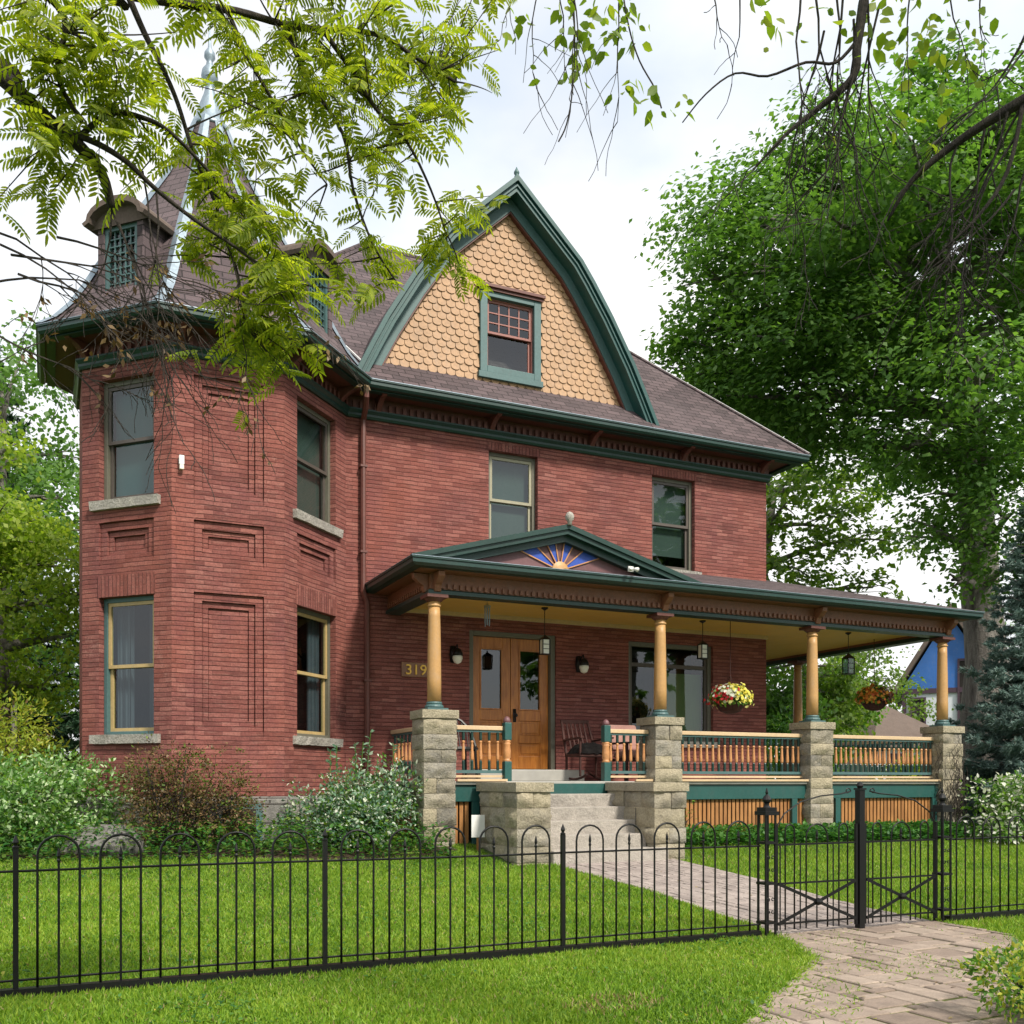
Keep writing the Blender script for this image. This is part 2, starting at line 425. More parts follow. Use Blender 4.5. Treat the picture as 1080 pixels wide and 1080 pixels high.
    def build(s, name, mats, parent=None, smooth=False, bevel=0, kind=None, weld=False):
        ox, oy, oz = org(parent)
        me = bpy.data.meshes.new(name)
        V = np.array(s.v, dtype=np.float64)
        me.from_pydata((V-np.array((ox, oy, oz))).tolist(), [], s.f)
        mats = mats if isinstance(mats, (list, tuple)) else [mats]
        for m in mats: me.materials.append(M[m] if isinstance(m, str) else m)
        me.polygons.foreach_set('material_index', s.m)
        if smooth: me.polygons.foreach_set('use_smooth', [True]*len(s.f))
        uv = me.uv_layers.new(name='UVMap').data
        co = np.empty(len(s.f) and sum(len(f) for f in s.f)*2)
        i = 0
        for f in s.f:
            a = V[f[0]]; n = np.zeros(3)
            for k in range(len(f)):
                p, q = V[f[k]], V[f[(k+1) % len(f)]]
                n += ((p[1]-q[1])*(p[2]+q[2]), (p[2]-q[2])*(p[0]+q[0]), (p[0]-q[0])*(p[1]+q[1]))
            l = math.sqrt(n.dot(n)) or 1; n /= l
            h = math.hypot(n[0], n[1])
            if h < .05: t1 = (1., 0., 0.); t2 = (0., 1., 0.)
            else:
                t1 = (-n[1]/h, n[0]/h, 0.)
                t2 = (n[1]*t1[2]-n[2]*t1[1], n[2]*t1[0]-n[0]*t1[2], n[0]*t1[1]-n[1]*t1[0])
            for k in f:
                p = V[k]
                co[i] = p[0]*t1[0]+p[1]*t1[1]+p[2]*t1[2]; co[i+1] = p[0]*t2[0]+p[1]*t2[1]+p[2]*t2[2]; i += 2
        uv.foreach_set('uv', co)
        me.update()
        o = bpy.data.objects.new(name, me); COL.objects.link(o)
        if parent is not None: o.parent = parent
        if kind: o['kind'] = kind
        if bevel:
            md = o.modifiers.new('soft_edges', 'BEVEL'); md.width = bevel; md.segments = 2; md.limit_method = 'ANGLE'
        return o

def pane(mb, T, s0, s1, z0, z1, d, seed=0, amp=.0016):
    # old drawn glass: a thin sheet that is never quite flat
    n, m = 7, 9; b = len(mb.v)
    for j in range(m+1):
        for i in range(n+1):
            s, z = s0+(s1-s0)*i/n, z0+(z1-z0)*j/m
            mb.v.append(T(s, z, d+amp*(1.2*mnoise.noise(Vector((s*2.2, z*1.6, seed)))+.6*mnoise.noise(Vector((s*6, z*4, seed+7))))))
    for j in range(m):
        for i in range(n):
            a = b+j*(n+1)+i; mb.f.append((a, a+1, a+n+2, a+n+1)); mb.m.append(0)

def offset_open(pts, d):     # inward (to the right of travel) offset of an open xz profile
    out = []; N = []
    for (a, b), (c, e) in zip(pts, pts[1:]):
        l = math.hypot(c-a, e-b); N.append(((e-b)/l, -(c-a)/l))
    for i, (x, z) in enumerate(pts):
        if i == 0: n = N[0]
        elif i == len(pts)-1: n = N[-1]
        else:
            n = (N[i-1][0]+N[i][0], N[i-1][1]+N[i][1]); k = 1+N[i-1][0]*N[i][0]+N[i-1][1]*N[i][1]
            n = (n[0]/k, n[1]/k)
        out.append((x+n[0]*d, z+n[1]*d))
    return out

def frame_of(A, B):
    A = Vector(A); B = Vector(B); u = (B-A).normalized(); n = Vector((u.y, -u.x))
    def T(s, z, d=0.0): return (A.x+u.x*s-n.x*d, A.y+u.y*s-n.y*d, z)
    return T, (B-A).length

def wall(mb, A, B, z0, z1, ops, mi=0):
    T, L = frame_of(A, B)
    S = sorted({0.0, L, *[o[k] for o in ops for k in (0, 1)]}); Z = sorted({z0, z1, *[o[k] for o in ops for k in (2, 3)]})
    for a, b in zip(S, S[1:]):
        for c, d in zip(Z, Z[1:]):
            m, q = (a+b)/2, (c+d)/2
            if any(o[0] < m < o[1] and o[2] < q < o[3] for o in ops): continue
            mb.quad(T(a, c), T(b, c), T(b, d), T(a, d), mi)
    for o in ops:
        a, b, c, d = o[:4]; dep = 0
        for k, (ins, dd) in enumerate(o[4]):
            if k:
                a2, b2, c2, d2 = a+ins, b-ins, c+ins, d-ins
                for q in ((a, c, b, c, b2, c2, a2, c2), (b, c, b, d, b2, d2, b2, c2), (b, d, a, d, a2, d2, b2, d2), (a, d, a, c, a2, c2, a2, d2)):
                    mb.quad(T(q[0], q[1], dep), T(q[2], q[3], dep), T(q[4], q[5], dep), T(q[6], q[7], dep), mi)
                a, b, c, d = a2, b2, c2, d2
            e = dep+dd
            mb.quad(T(a, c, dep), T(b, c, dep), T(b, c, e), T(a, c, e), mi)
            mb.quad(T(b, c, dep), T(b, d, dep), T(b, d, e), T(b, c, e), mi)
            mb.quad(T(b, d, dep), T(a, d, dep), T(a, d, e), T(b, d, e), mi)
            mb.quad(T(a, d, dep), T(a, c, dep), T(a, c, e), T(a, d, e), mi)
            dep = e
        if o[5]: mb.quad(T(a, c, dep), T(b, c, dep), T(b, d, dep), T(a, d, dep), mi)

# ------------------------------------------------------------------ foliage builder
def basis(A, N):
    A = A/np.linalg.norm(A, axis=1)[:, None]
    B = np.cross(N, A); B /= (np.linalg.norm(B, axis=1)[:, None]+1e-9)
    return A, B, np.cross(A, B)

RHOMB = (np.array(((0, 0, 0), (.45, .5, .06), (1, 0, -.06), (.45, -.5, .06))), [(0, 1, 2, 3)])
OVATE = (np.array(((0, 0, 0), (.25, .42, .05), (.6, .4, .03), (1, 0, -.1), (.6, -.4, .03), (.25, -.42, .05), (.4, 0, 0))),
         [(0, 1, 6), (1, 2, 6), (2, 3, 6), (3, 4, 6), (4, 5, 6), (5, 0, 6)])
BLADE = (np.array(((0, .5, 0), (0, -.5, 0), (.6, -.35, .05), (.6, .35, .05), (1, 0, .22))), [(0, 1, 2, 3), (3, 2, 4)])
NEEDLE = (np.array(((0, .5, 0), (0, -.5, 0), (1, 0, 0))), [(0, 1, 2)])
def pinnate(pairs=7):
    vs = []; fs = []
    def leaflet(x, side, tip=False):
        b = len(vs); L = .31*(1-.25*abs(x-.5)); w = .041
        if tip: d = np.array((1., 0.)); 
        else: d = np.array((.45, .9*side))
        d = d/np.linalg.norm(d); e = np.array((-d[1], d[0])); p = np.array((x, 0.0))
        for a, c, z in ((0, 0, 0), (.3, 1, .01), (.75, .85, 0), (1, 0, -.05), (.75, -.85, 0), (.3, -1, .01)):
            q = p+d*a*L+e*c*w; vs.append((q[0], q[1], z-.1*abs(q[1])))
        fs.append((b, b+1, b+2, b+3)); fs.append((b, b+3, b+4, b+5))
    for k in range(pairs):
        x = .22+.68*k/(pairs-1)
        for sd in (1, -1): leaflet(x, sd)
    leaflet(.95, 0, True)
    b = len(vs); vs.extend([(0, .007, 0), (0, -.007, 0), (.95, -.005, 0), (.95, .005, 0)]); fs.append((b, b+1, b+2, b+3))
    V = np.array(vs); V[:, 2] -= .22*V[:, 0]**2
    return V, fs
PINN = pinnate()

def leaves(name, P, A, N, L, W, tmpl, mats, parent=None, kind=None, mi=None):
    V, F = tmpl; n = len(P); k = len(V)
    P = np.asarray(P, float)-np.array(org(parent)); A, B, C = basis(np.asarray(A, float), np.asarray(N, float))
    L = np.broadcast_to(np.asarray(L, float), (n,)); W = np.broadcast_to(np.asarray(W, float), (n,))
    X = P[:, None, :]+A[:, None, :]*(V[None, :, 0:1]*L[:, None, None])+B[:, None, :]*(V[None, :, 1:2]*W[:, None, None])+C[:, None, :]*(V[None, :, 2:3]*L[:, None, None])
    me = bpy.data.meshes.new(name)
    me.vertices.add(n*k); me.vertices.foreach_set('co', X.reshape(-1))
    lt = np.array([len(f) for f in F]); idx = np.concatenate([np.array(f) for f in F])
    loops = (np.arange(n)[:, None]*k+idx[None, :]).reshape(-1)
    tot = np.tile(lt, n); st = np.concatenate(([0], np.cumsum(tot)[:-1]))
    me.loops.add(len(loops)); me.loops.foreach_set('vertex_index', loops.astype(np.int32))
    me.polygons.add(len(tot)); me.polygons.foreach_set('loop_start', st.astype(np.int32))
    try: me.polygons.foreach_set('loop_total', tot.astype(np.int32))
    except Exception: pass
    mats = mats if isinstance(mats, (list, tuple)) else [mats]
    for m in mats: me.materials.append(M[m])
    if mi is not None: me.polygons.foreach_set('material_index', np.repeat(np.asarray(mi, np.int32), len(F)))
    me.update(calc_edges=True); me.validate()
    o = bpy.data.objects.new(name, me); COL.objects.link(o)
    if parent is not None: o.parent = parent
    if kind: o['kind'] = kind
    return o

def rdir(g, n):
    v = g.normal(size=(n, 3)); return v/np.linalg.norm(v, axis=1)[:, None]

def bez(p, q, sag=.0, n=6, jit=.0, rng=random):
    p, q = Vector(p), Vector(q); L = (q-p).length
    m = (p+q)/2+Vector((rng.uniform(-1, 1), rng.uniform(-1, 1), rng.uniform(-1, 1)))*jit*L+Vector((0, 0, sag*L))
    return [p*(1-t)**2+m*2*t*(1-t)+q*t*t for t in [i/n for i in range(n+1)]]

def scatter_clumps(g, clumps, n, shell=.55, fuzz=.16, sub=0, spread=.16):
    if sub:
        P, d = scatter_clumps(g, clumps, max(1, n//sub), shell, fuzz); k = g.integers(0, len(P), n)
        return P[k]+g.normal(size=(n, 3))*np.array((1, 1, .6))*spread, d[k]
    """points gathered in clumps; returns points and the outward directions"""
    w = np.array([c[1][0]*c[1][1]+c[1][1]*c[1][2]+c[1][0]*c[1][2] for c in clumps]); w = w/w.sum()
    k = g.choice(len(clumps), size=n, p=w)
    C = np.array([c[0] for c in clumps])[k]; RR = np.array([c[1] for c in clumps])[k]
    d = rdir(g, n); r = (shell+(1-shell)*g.random(n)**.6)*(1+fuzz*g.normal(size=n))
    return C+d*RR*r[:, None], d

def crown_clumps(g, c, rad, n, size, lo=-.75):
    out = []
    for i in range(n*6):
        d = rdir(g, 1)[0]
        if d[2] < lo: continue
        r = .45+.6*g.random()
        s = size*(.65+.75*g.random())
        out.append(((c[0]+d[0]*rad[0]*r, c[1]+d[1]*rad[1]*r, c[2]+d[2]*rad[2]*r), (s, s, s*.62)))
        if len(out) == n: break
    return out

def tree(name, label, base, trunk, clumps, nleaf, lsize, mat, bark='bark', seed=1, group=None, tr=.4, tmpl=RHOMB, flat=.9, limb_r=.09, twigs=3, cat='tree', fuzz=.16, rnd=.42, sub=16, spread=.16):
    g = np.random.default_rng(seed); rng = random.Random(seed)
    root = thing(name, label, cat, base, group)
    tb = MB(); n = len(trunk)
    rad = [tr*(1-.62*i/(n-1)) for i in range(n)]; rad[0] *= 1.35
    pts = []; rr = []
    for i in range(n-1):
        for t in (0, .34, .67):
            pts.append(Vector(trunk[i]).lerp(Vector(trunk[i+1]), t)+Vector((rng.uniform(-.04, .04), rng.uniform(-.04, .04), 0))*tr*2); rr.append(rad[i]*(1-t)+rad[i+1]*t)
    pts.append(Vector(trunk[-1])); rr.append(rad[-1])
    tb.tube(pts, rr, 12); tb.build('trunk', bark, root, smooth=True)
    lb = MB()
    for c, r in clumps:
        c = Vector(c)
        cand = [(abs((p-c).length)+.35*max(0, p.z-c.z)*3, i) for i, p in enumerate(pts) if p.z > pts[0].z+.25*(pts[-1].z-pts[0].z)]
        i = min(cand)[1]
        b = bez(pts[i], c, .12, 7, .1, rng); r0 = min(limb_r*(.7+.6*rng.random()), rr[i]*.75)
        lb.tube(b, [r0*(1-.82*k/7) for k in range(8)], 6, cap=False)
        for k in range(twigs):
            d = Vector((rng.uniform(-1, 1), rng.uniform(-1, 1), rng.uniform(-.6, .8)))
            e = c+Vector((d.x*r[0], d.y*r[1], d.z*r[2]))*.7
            lb.tube(bez(b[4+k % 3], e, .05, 5, .12, rng), [r0*.32*(1-.8*q/5) for q in range(6)], 4, cap=False)
    lb.build('branch', bark, root, smooth=True)
    P, d = scatter_clumps(g, clumps, nleaf, .4, fuzz, sub, spread)
    N = d*.55+np.array((0, 0, flat))+g.normal(size=(nleaf, 3))*rnd
    A = np.cross(N, rdir(g, nleaf)); A[:, 2] -= .25*np.linalg.norm(A, axis=1)
    s = lsize*(.65+.7*g.random(nleaf))
    leaves('crown', P, A, N, s, s*.72, tmpl, mat, root)
    return root

def shrub(name, label, c, rad, n, ls, mats, wts=None, seed=1, stems=14, tmpl=OVATE, lump=.5, nl=16, group=None, up=.6, cat='shrub', w=.55, stem_mat='darkbark', vase=0):
    g = np.random.default_rng(seed); rng = random.Random(seed)
    root = thing(name, label, cat, c, group)
    cl = []
    for i in range(nl):
        d = rdir(g, 1)[0]; d[2] = abs(d[2]); r = .35+.6*g.random()
        s = lump*(.6+.7*g.random())
        if vase: q = 1-vase*(1-min(1, d[2]*r*1.25)); d[0] *= q; d[1] *= q; s *= .5+.5*q
        cl.append(((c[0]+d[0]*rad[0]*r, c[1]+d[1]*rad[1]*r, c[2]+.12*rad[2]+d[2]*rad[2]*r*.88), (rad[0]*s*.75, rad[1]*s*.75, rad[2]*s*.6)))
    sb = MB()
    for i in range(stems):
        q = cl[i % len(cl)][0]; p = (c[0]+rng.uniform(-.12, .12)*rad[0], c[1]+rng.uniform(-.12, .12)*rad[1], c[2]-.05)
        b = bez(p, q, .1, 6, .12, rng); sb.tube(b, [.014*(1-.7*k/6) for k in range(7)], 5, cap=False)
        for k in range(3):
            d = Vector((rng.uniform(-1, 1)*rad[0], rng.uniform(-1, 1)*rad[1], rng.uniform(.1, 1)*rad[2]))*.3
            sb.tube(bez(b[3+k], b[3+k]+d, .05, 4, .15, rng), [.006, .005, .004, .003, .002], 4, cap=False)
    sb.build('stem', stem_mat, root)
    P, d = scatter_clumps(g, cl, n, .35, .16, 9, ls*1.1)
    P[:, 2] = np.maximum(P[:, 2], c[2]+.02)
    N = d*.6+np.array((0, 0, up))+g.normal(size=(n, 3))*.5
    A = d+g.normal(size=(n, 3))*.6
    s = ls*(.6+.8*g.random(n))
    mats = mats if isinstance(mats, (list, tuple)) else [mats]
    mi = None
    if len(mats) > 1:
        mi = g.choice(len(mats), size=n, p=wts)
    leaves('foliage', P, A, N, s, s*w, tmpl, mats, root, mi=mi)
    return root
# ------------------------------------------------------------------ ground, paths
GK = [(-60, -.06), (3, -.02), (6.2, 0), (10.6, .2), (12.2, .45), (14, .55), (40, .6), (600, .6)]
def gz(y):
    for (a, b), (c, d) in zip(GK, GK[1:]):
        if y <= c: return b+(d-b)*max(0, (y-a))/(c-a)
    return GK[-1][1]
mb = MB()
ys = [-60, -20, -5, 0, 3, 5, 6.2, 8, 10.6, 12.2, 14, 25, 40, 120, 600]; xs = [-500, -60, -20, 0, 10, 20, 60, 500]
for y0, y1 in zip(ys, ys[1:]):
    for x0, x1 in zip(xs, xs[1:]):
        mb.quad((x0, y0, gz(y0)), (x1, y0, gz(y0)), (x1, y1, gz(y1)), (x0, y1, gz(y1)))
mb.build('ground', 'lawn', kind='structure')

OUT_L = [(5.12, 6.14), (4.93, 5.75), (4.76, 5.42), (4.62, 5.2), (4.37, 5.02), (4.05, 4.74), (3.65, 4.45), (3.1, 3.98), (2.4, 3.3), (1.9, 2.4)]
OUT_R = [(6.80, 6.18), (6.80, 5.37), (6.3, 4.9), (5.6, 4.4), (5.0, 3.9), (4.6, 3.2), (4.3, 2.4)]
OUTER = OUT_L+OUT_R[::-1]
INNER = [(5.45, 10.62), (5.40, 8.3), (5.2, 6.7), (5.12, 6.14), (6.8, 6.18), (6.78, 6.95), (7.05, 8.8), (7.2, 10.62)]
def inside(P, poly):
    x, y = P[:, 0], P[:, 1]; r = np.zeros(len(P), bool); n = len(poly)
    for i in range(n):
        (a, b), (c, d) = poly[i], poly[(i+1) % n]
        if b == d: continue
        k = ((b > y) != (d > y)) & (x < (c-a)*(y-b)/(d-b)+a); r ^= k
    return r
def strip(name, mat, Lp, Rp, dz):
    mb = MB()
    for i in range(min(len(Lp), len(Rp))-1):
        mb.quad((*Lp[i], gz(Lp[i][1])+dz), (*Rp[i], gz(Rp[i][1])+dz), (*Rp[i+1], gz(Rp[i+1][1])+dz), (*Lp[i+1], gz(Lp[i+1][1])+dz))
    return mb.build(name, mat, kind='structure')
mb = MB()
def flat_poly(mb, poly, dz):
    # slices along y so that the sheet follows the slope
    yy = sorted({p[1] for p in poly})
    def xs_at(y):
        r = []
        for i in range(len(poly)):
            (a, b), (c, d) = poly[i], poly[(i+1) % len(poly)]
            if (b-y)*(d-y) <= 0 and b != d: r.append(a+(c-a)*(y-b)/(d-b))
        return min(r), max(r)
    for y0, y1 in zip(yy, yy[1:]):
        if y1-y0 < .01: continue
        a, b = xs_at(y0+.002); c, d = xs_at(y1-.002)
        mb.quad((a, y0, gz(y0)+dz), (b, y0, gz(y0)+dz), (d, y1, gz(y1)+dz), (c, y1, gz(y1)+dz))
flat_poly(mb, OUTER, .006); flat_poly(mb, INNER, .006)
mb.build('path_bed', 'joint', kind='structure')
def pavers(name, mat, poly, cell, sizes, gap, seed, ang=0.0):
    rng = random.Random(seed); mb = MB()
    x0, x1 = min(p[0] for p in poly)-1, max(p[0] for p in poly)+1; y0, y1 = min(p[1] for p in poly)-1, max(p[1] for p in poly)+1
    nx, ny = int((x1-x0)/cell), int((y1-y0)/cell); used = set()
    ca, sa = math.cos(ang), math.sin(ang); cx, cy = (x0+x1)/2, (y0+y1)/2
    rects = []
    for j in range(ny):
        for i in range(nx):
            if (i, j) in used: continue
            opts = list(sizes); rng.shuffle(opts); opts.append((1, 1))
            for w, h in opts:
                c = [(i+a, j+b) for a in range(w) for b in range(h)]
                if all(q not in used for q in c): break
            used.update(c); rects.append((i, j, w, h))
    def turn(px, py): return cx+(px-cx)*ca-(py-cy)*sa, cy+(px-cx)*sa+(py-cy)*ca
    def back(X, Y): return cx+(X-cx)*ca+(Y-cy)*sa, cy-(X-cx)*sa+(Y-cy)*ca
    lp = [back(*p) for p in poly]
    for (i, j, w, h) in rects:
        g = [gap*rng.uniform(.5, 1.5) for _ in range(4)]
        p = clip_half(clip_half(clip_half(clip_half(lp, 1, 0, -(x0+i*cell+g[0])), -1, 0, x0+(i+w)*cell-g[1]), 0, 1, -(y0+j*cell+g[2])), 0, -1, y0+(j+h)*cell-g[3])
        if len(p) < 3: continue
        ar = abs(sum(a[0]*b[1]-b[0]*a[1] for a, b in zip(p, p[1:]+p[:1])))/2
        if ar < .0012: continue
        m = (sum(a[0] for a in p)/len(p), sum(a[1] for a in p)/len(p)); dz = .016+rng.uniform(-.004, .004); tx, ty = rng.uniform(-.012, .012), rng.uniform(-.012, .012)
        n = len(p)
        if sum(a[0]*b[1]-b[0]*a[1] for a, b in zip(p, p[1:]+p[:1])) < 0: p = p[::-1]
        def at(q, s, d):
            l = math.hypot(q[0]-m[0], q[1]-m[1]) or 1; k = 1-min(.4, s/l); qx, qy = m[0]+(q[0]-m[0])*k, m[1]+(q[1]-m[1])*k; X, Y = turn(qx, qy)
            return (X, Y, gz(Y)+dz+(qx-m[0])*tx+(qy-m[1])*ty+d)
        lo = [at(q, 0, -.03) for q in p]; md = [at(q, 0, -.006) for q in p]; hi = [at(q, .009, 0) for q in p]
        mb.add(lo+md+hi, [tuple(range(2*n, 3*n))]+[(a, (a+1) % n, (a+1) % n+n, a+n) for a in range(n)]+[(a+n, (a+1) % n+n, (a+1) % n+2*n, a+2*n) for a in range(n)])
    return mb.build(name, mat, kind='structure')
pavers('front_path', 'paver', OUTER, .095, [(3, 2), (2, 2), (3, 3), (2, 3), (4, 2), (2, 1), (3, 2), (2, 4)], .011, 3, .05)
pavers('walkway', 'walkbrick', INNER, .1, [(2, 1), (1, 2), (2, 1), (2, 2)], .006, 4)
# planting beds (bare soil)
BED1 = [(-8, 11.9), (-1, 11.75), (.6, 11.6), (1.6, 11.5), (3.0, 11.15), (4.2, 11.2), (4.6, 11.5), (4.6, 14), (-8, 16)]
BED2 = [(7.4, 11.35), (9, 11.3), (11, 11.2), (13.8, 11.2), (15, 11.4), (18, 11.8), (18, 15), (7.4, 12.6)]
for P_ in (BED1, BED2):
    mb = MB(); flat_poly(mb, P_, .005); mb.build('garden_bed', 'soil', kind='structure')

# ------------------------------------------------------------------ the house
H = thing('brick_house', 'large red brick house with turret, tan shingled gable and columned corner porch', 'house', (6, 13.6, .5))
C1, C2, C3, C4 = (.365, 13.463), (1.32, 12.508), (2.664, 12.508), (3.756, 13.6)
FR = (11.1, 13.6); BR = (11.1, 20.6); ZF, ZT = 1.0, 6.34
WR = [(0, .13)]
def panel(a, b, c, d): return (a, b, c, d, [(0, .05), (.008, -.02), (.092, .05), (.008, -.02), (.067, .045), (.008, -.02)], True)
tw = MB()
wall(tw, C1, C2, ZF, ZT, [(.26, 1.09, 1.77, 3.46, WR, False), (.26, 1.09, 4.64, 6.13, WR, False), panel(.26, 1.09, 3.85, 4.38)])
wall(tw, C2, C3, ZF, ZT, [panel(.255, 1.092, 1.75, 3.49), panel(.255, 1.092, 3.84, 4.36), panel(.255, 1.092, 4.62, 6.11)])
wall(tw, C3, C4, ZF, ZT, [(.29, 1.26, 1.78, 3.46, WR, False), (.29, 1.26, 4.66, 6.14, WR, False), panel(.29, 1.26, 3.86, 4.38)])
wall(tw, (.365, 14.8), C1, ZF, ZT, []); wall(tw, (1.5, 15.8), (.365, 14.8), ZF, ZT, [])
tw.build('turret_wall', 'brick', H)
mw = MB()
FX = 3.756
DX0, DX1 = 5.62, 7.06
wall(mw, C4, FR, ZF, ZT, [(5.93-FX, 6.745-FX, 4.72, 6.14, WR, False), (8.80-FX, 9.63-FX, 4.64, 6.14, WR, False),
                         (DX0-FX, DX1-FX, 1.22, 3.44, WR, False), (8.36-FX, 10.0-FX, 1.85, 3.44, WR, False)])
wall(mw, FR, BR, ZF, ZT, []); wall(mw, BR, (1.5, 20.6), ZF, ZT, []); wall(mw, (1.5, 20.6), (1.5, 15.8), ZF, ZT, [])
mw.build('brick_wall', 'brick', H)
# dirty ledges at the foot of the sunk panels: slanting courses
for A, B, a, b, zs in ((C1, C2, .26, 1.09, (3.85,)), (C2, C3, .255, 1.092, (1.75, 3.84, 4.62)), (C3, C4, .29, 1.26, (3.86,))):
    T, L = frame_of(A, B)
    for z in zs:
        lg = MB()
        for k in range(3):
            i = .1*k*.8; d = .035*(2-k)+.03
            lg.lbox(T, a+i+.005, b-i-.005, z+.066*k-.002, z+.066*k+.062, .004+.03*k, .1)
        lg.build('panel_ledge', 'brick', H)
# foundation, proud of the brick by 6 cm
fd = MB(); o = .05
def outset(p, path): return p
fd.sweep([(1.2, 15.6), (.365, 14.8), C1, C2, C3, C4, FR, BR], [(-.2, -.3), (.05, -.3), (.05, .97), (.02, 1.01), (-.2, 1.01)])
fd.build('foundation', 'ashlar', H)
T, L = frame_of(C2, C3)
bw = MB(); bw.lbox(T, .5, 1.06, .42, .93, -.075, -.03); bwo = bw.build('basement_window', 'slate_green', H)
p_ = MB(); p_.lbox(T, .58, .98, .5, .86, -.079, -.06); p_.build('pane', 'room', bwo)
# soldier-course lintels, a few mm proud
for A, B, a, b, zs in ((C1, C2, .24, 1.11, (3.46,)), (C3, C4, .27, 1.28, (3.46,)), (C4, FR, 5.9-FX, 6.78-FX, (6.14,)), (C4, FR, 8.77-FX, 9.66-FX, (6.14,))):
    T, L = frame_of(A, B)
    for z in zs: ln = MB(); ln.lbox(T, a, b, z+.001, z+(.26 if z < 4 else .12), -.006, .02); ln.build('brick_lintel', 'soldier', H)

def window(A, B, a, b, z0, z1, dep=.13, sash='sash', blind=None, blind_z=None, sill=True, curtain=False, top_grid=False, meet=.5, outer='frame', glass='glass', t=.055, q=.042):
    T, L = frame_of(A, B)
    w = MB()
    w.lbox(T, a, a+t, z0, z1, dep-.045, dep+.06); w.lbox(T, b-t, b, z0, z1, dep-.045, dep+.06)
    w.lbox(T, a+t, b-t, z1-t, z1, dep-.045, dep+.06); w.lbox(T, a+t, b-t, z0, z0+t*.8, dep-.055, dep+.06)
    W = w.build('window', outer, H, bevel=.004)
    s = MB(); zm = z0+(z1-z0)*meet; i0, i1 = a+t+.002, b-t-.002
    for (zz0, zz1, d) in ((z0+t*.8+.002, zm+.02, dep+.005), (zm-.02, z1-t-.002, dep-.03)):
        s.lbox(T, i0, i0+q, zz0, zz1, d, d+.034); s.lbox(T, i1-q, i1, zz0, zz1, d, d+.034)
        s.lbox(T, i0+q, i1-q, zz1-q, zz1, d, d+.034); s.lbox(T, i0+q, i1-q, zz0, zz0+q, d, d+.034)
    if top_grid:
        for k in range(1, 4):
            x = i0+q+(i1-i0-2*q)*k/4; s.lbox(T, x-.009, x+.009, zm+.022, z1-t-q, dep-.026, dep-.002)
        for k in (1, 2):
            z = zm+(z1-t-q-zm)*k/3; s.lbox(T, i0+q, i1-q, z-.009, z+.009, dep-.0265, dep-.0025)
    s.build('sash', sash, W)
    for q0, q1, qd in ((z0+t+.01, zm, dep+.02), (zm, z1-t-.01, dep-.014)): g = MB(); pane(g, T, i0+.01, i1-.01, q0, q1, qd, a*3+q0); g.build('pane', glass, W, smooth=True)
    if blind:
        bz = z0+.02 if blind_z is None else blind_z
        bl = MB(); bl.lbox(T, i0+.012, i1-.012, bz, z1-t, dep+.085, dep+.09); bl.build('blind', blind, W)
    if curtain:
        cu = MB(); n = 30
        for lo, hi in ((i0, i0+.36*(i1-i0)), (i1-.3*(i1-i0), i1)):
            pr = [(lo+(hi-lo)*k/n, dep+.12+.022*math.sin(k*1.3)+.01*math.sin(k*3.1)) for k in range(n+1)]
            for (s0, d0), (s1, d1) in zip(pr, pr[1:]): cu.quad(T(s0, z0, d0), T(s1, z0, d1), T(s1, z1, d1), T(s0, z1, d0))
        cu.build('curtain', 'lace', W)
    if sill:
        r = MB(); nn = 12; h = .11
        g0 = [(a-.1+(b-a+.2)*k/nn) for k in range(nn+1)]
        for k in range(nn):
            j = [(.012*mnoise.noise(Vector((x*9, z0*3, 1)))) for x in g0[k:k+2]]
            r.hexa((T(g0[k], z0-h+j[0]*.6, -.055-j[0]), T(g0[k+1], z0-h+j[1]*.6, -.055-j[1]), T(g0[k+1], z0-h, .12), T(g0[k], z0-h, .12),
                    T(g0[k], z0-.001, -.065+j[0]), T(g0[k+1], z0-.001, -.065+j[1]), T(g0[k+1], z0+.004, .12), T(g0[k], z0+.004, .12)))
        r.build('sill', 'sill', W)
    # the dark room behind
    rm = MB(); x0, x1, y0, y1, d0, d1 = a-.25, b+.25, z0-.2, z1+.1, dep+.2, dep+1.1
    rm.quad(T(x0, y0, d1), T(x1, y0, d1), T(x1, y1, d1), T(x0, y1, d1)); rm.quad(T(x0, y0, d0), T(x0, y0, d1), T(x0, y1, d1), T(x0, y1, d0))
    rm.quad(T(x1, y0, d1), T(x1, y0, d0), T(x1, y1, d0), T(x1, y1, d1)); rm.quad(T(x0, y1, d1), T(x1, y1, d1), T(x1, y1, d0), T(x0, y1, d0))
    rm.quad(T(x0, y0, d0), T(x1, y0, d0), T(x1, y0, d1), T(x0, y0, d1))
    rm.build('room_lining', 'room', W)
    return W
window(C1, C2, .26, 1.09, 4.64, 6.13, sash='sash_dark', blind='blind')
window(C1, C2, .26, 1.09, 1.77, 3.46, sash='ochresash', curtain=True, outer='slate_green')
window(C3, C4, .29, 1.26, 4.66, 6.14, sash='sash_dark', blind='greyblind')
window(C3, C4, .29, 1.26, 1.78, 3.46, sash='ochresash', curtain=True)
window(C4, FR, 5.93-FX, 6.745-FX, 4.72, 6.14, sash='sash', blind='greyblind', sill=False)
window(C4, FR, 8.80-FX, 9.63-FX, 4.64, 6.14, sash='sash_dark', blind='greyblind', blind_z=4.9)
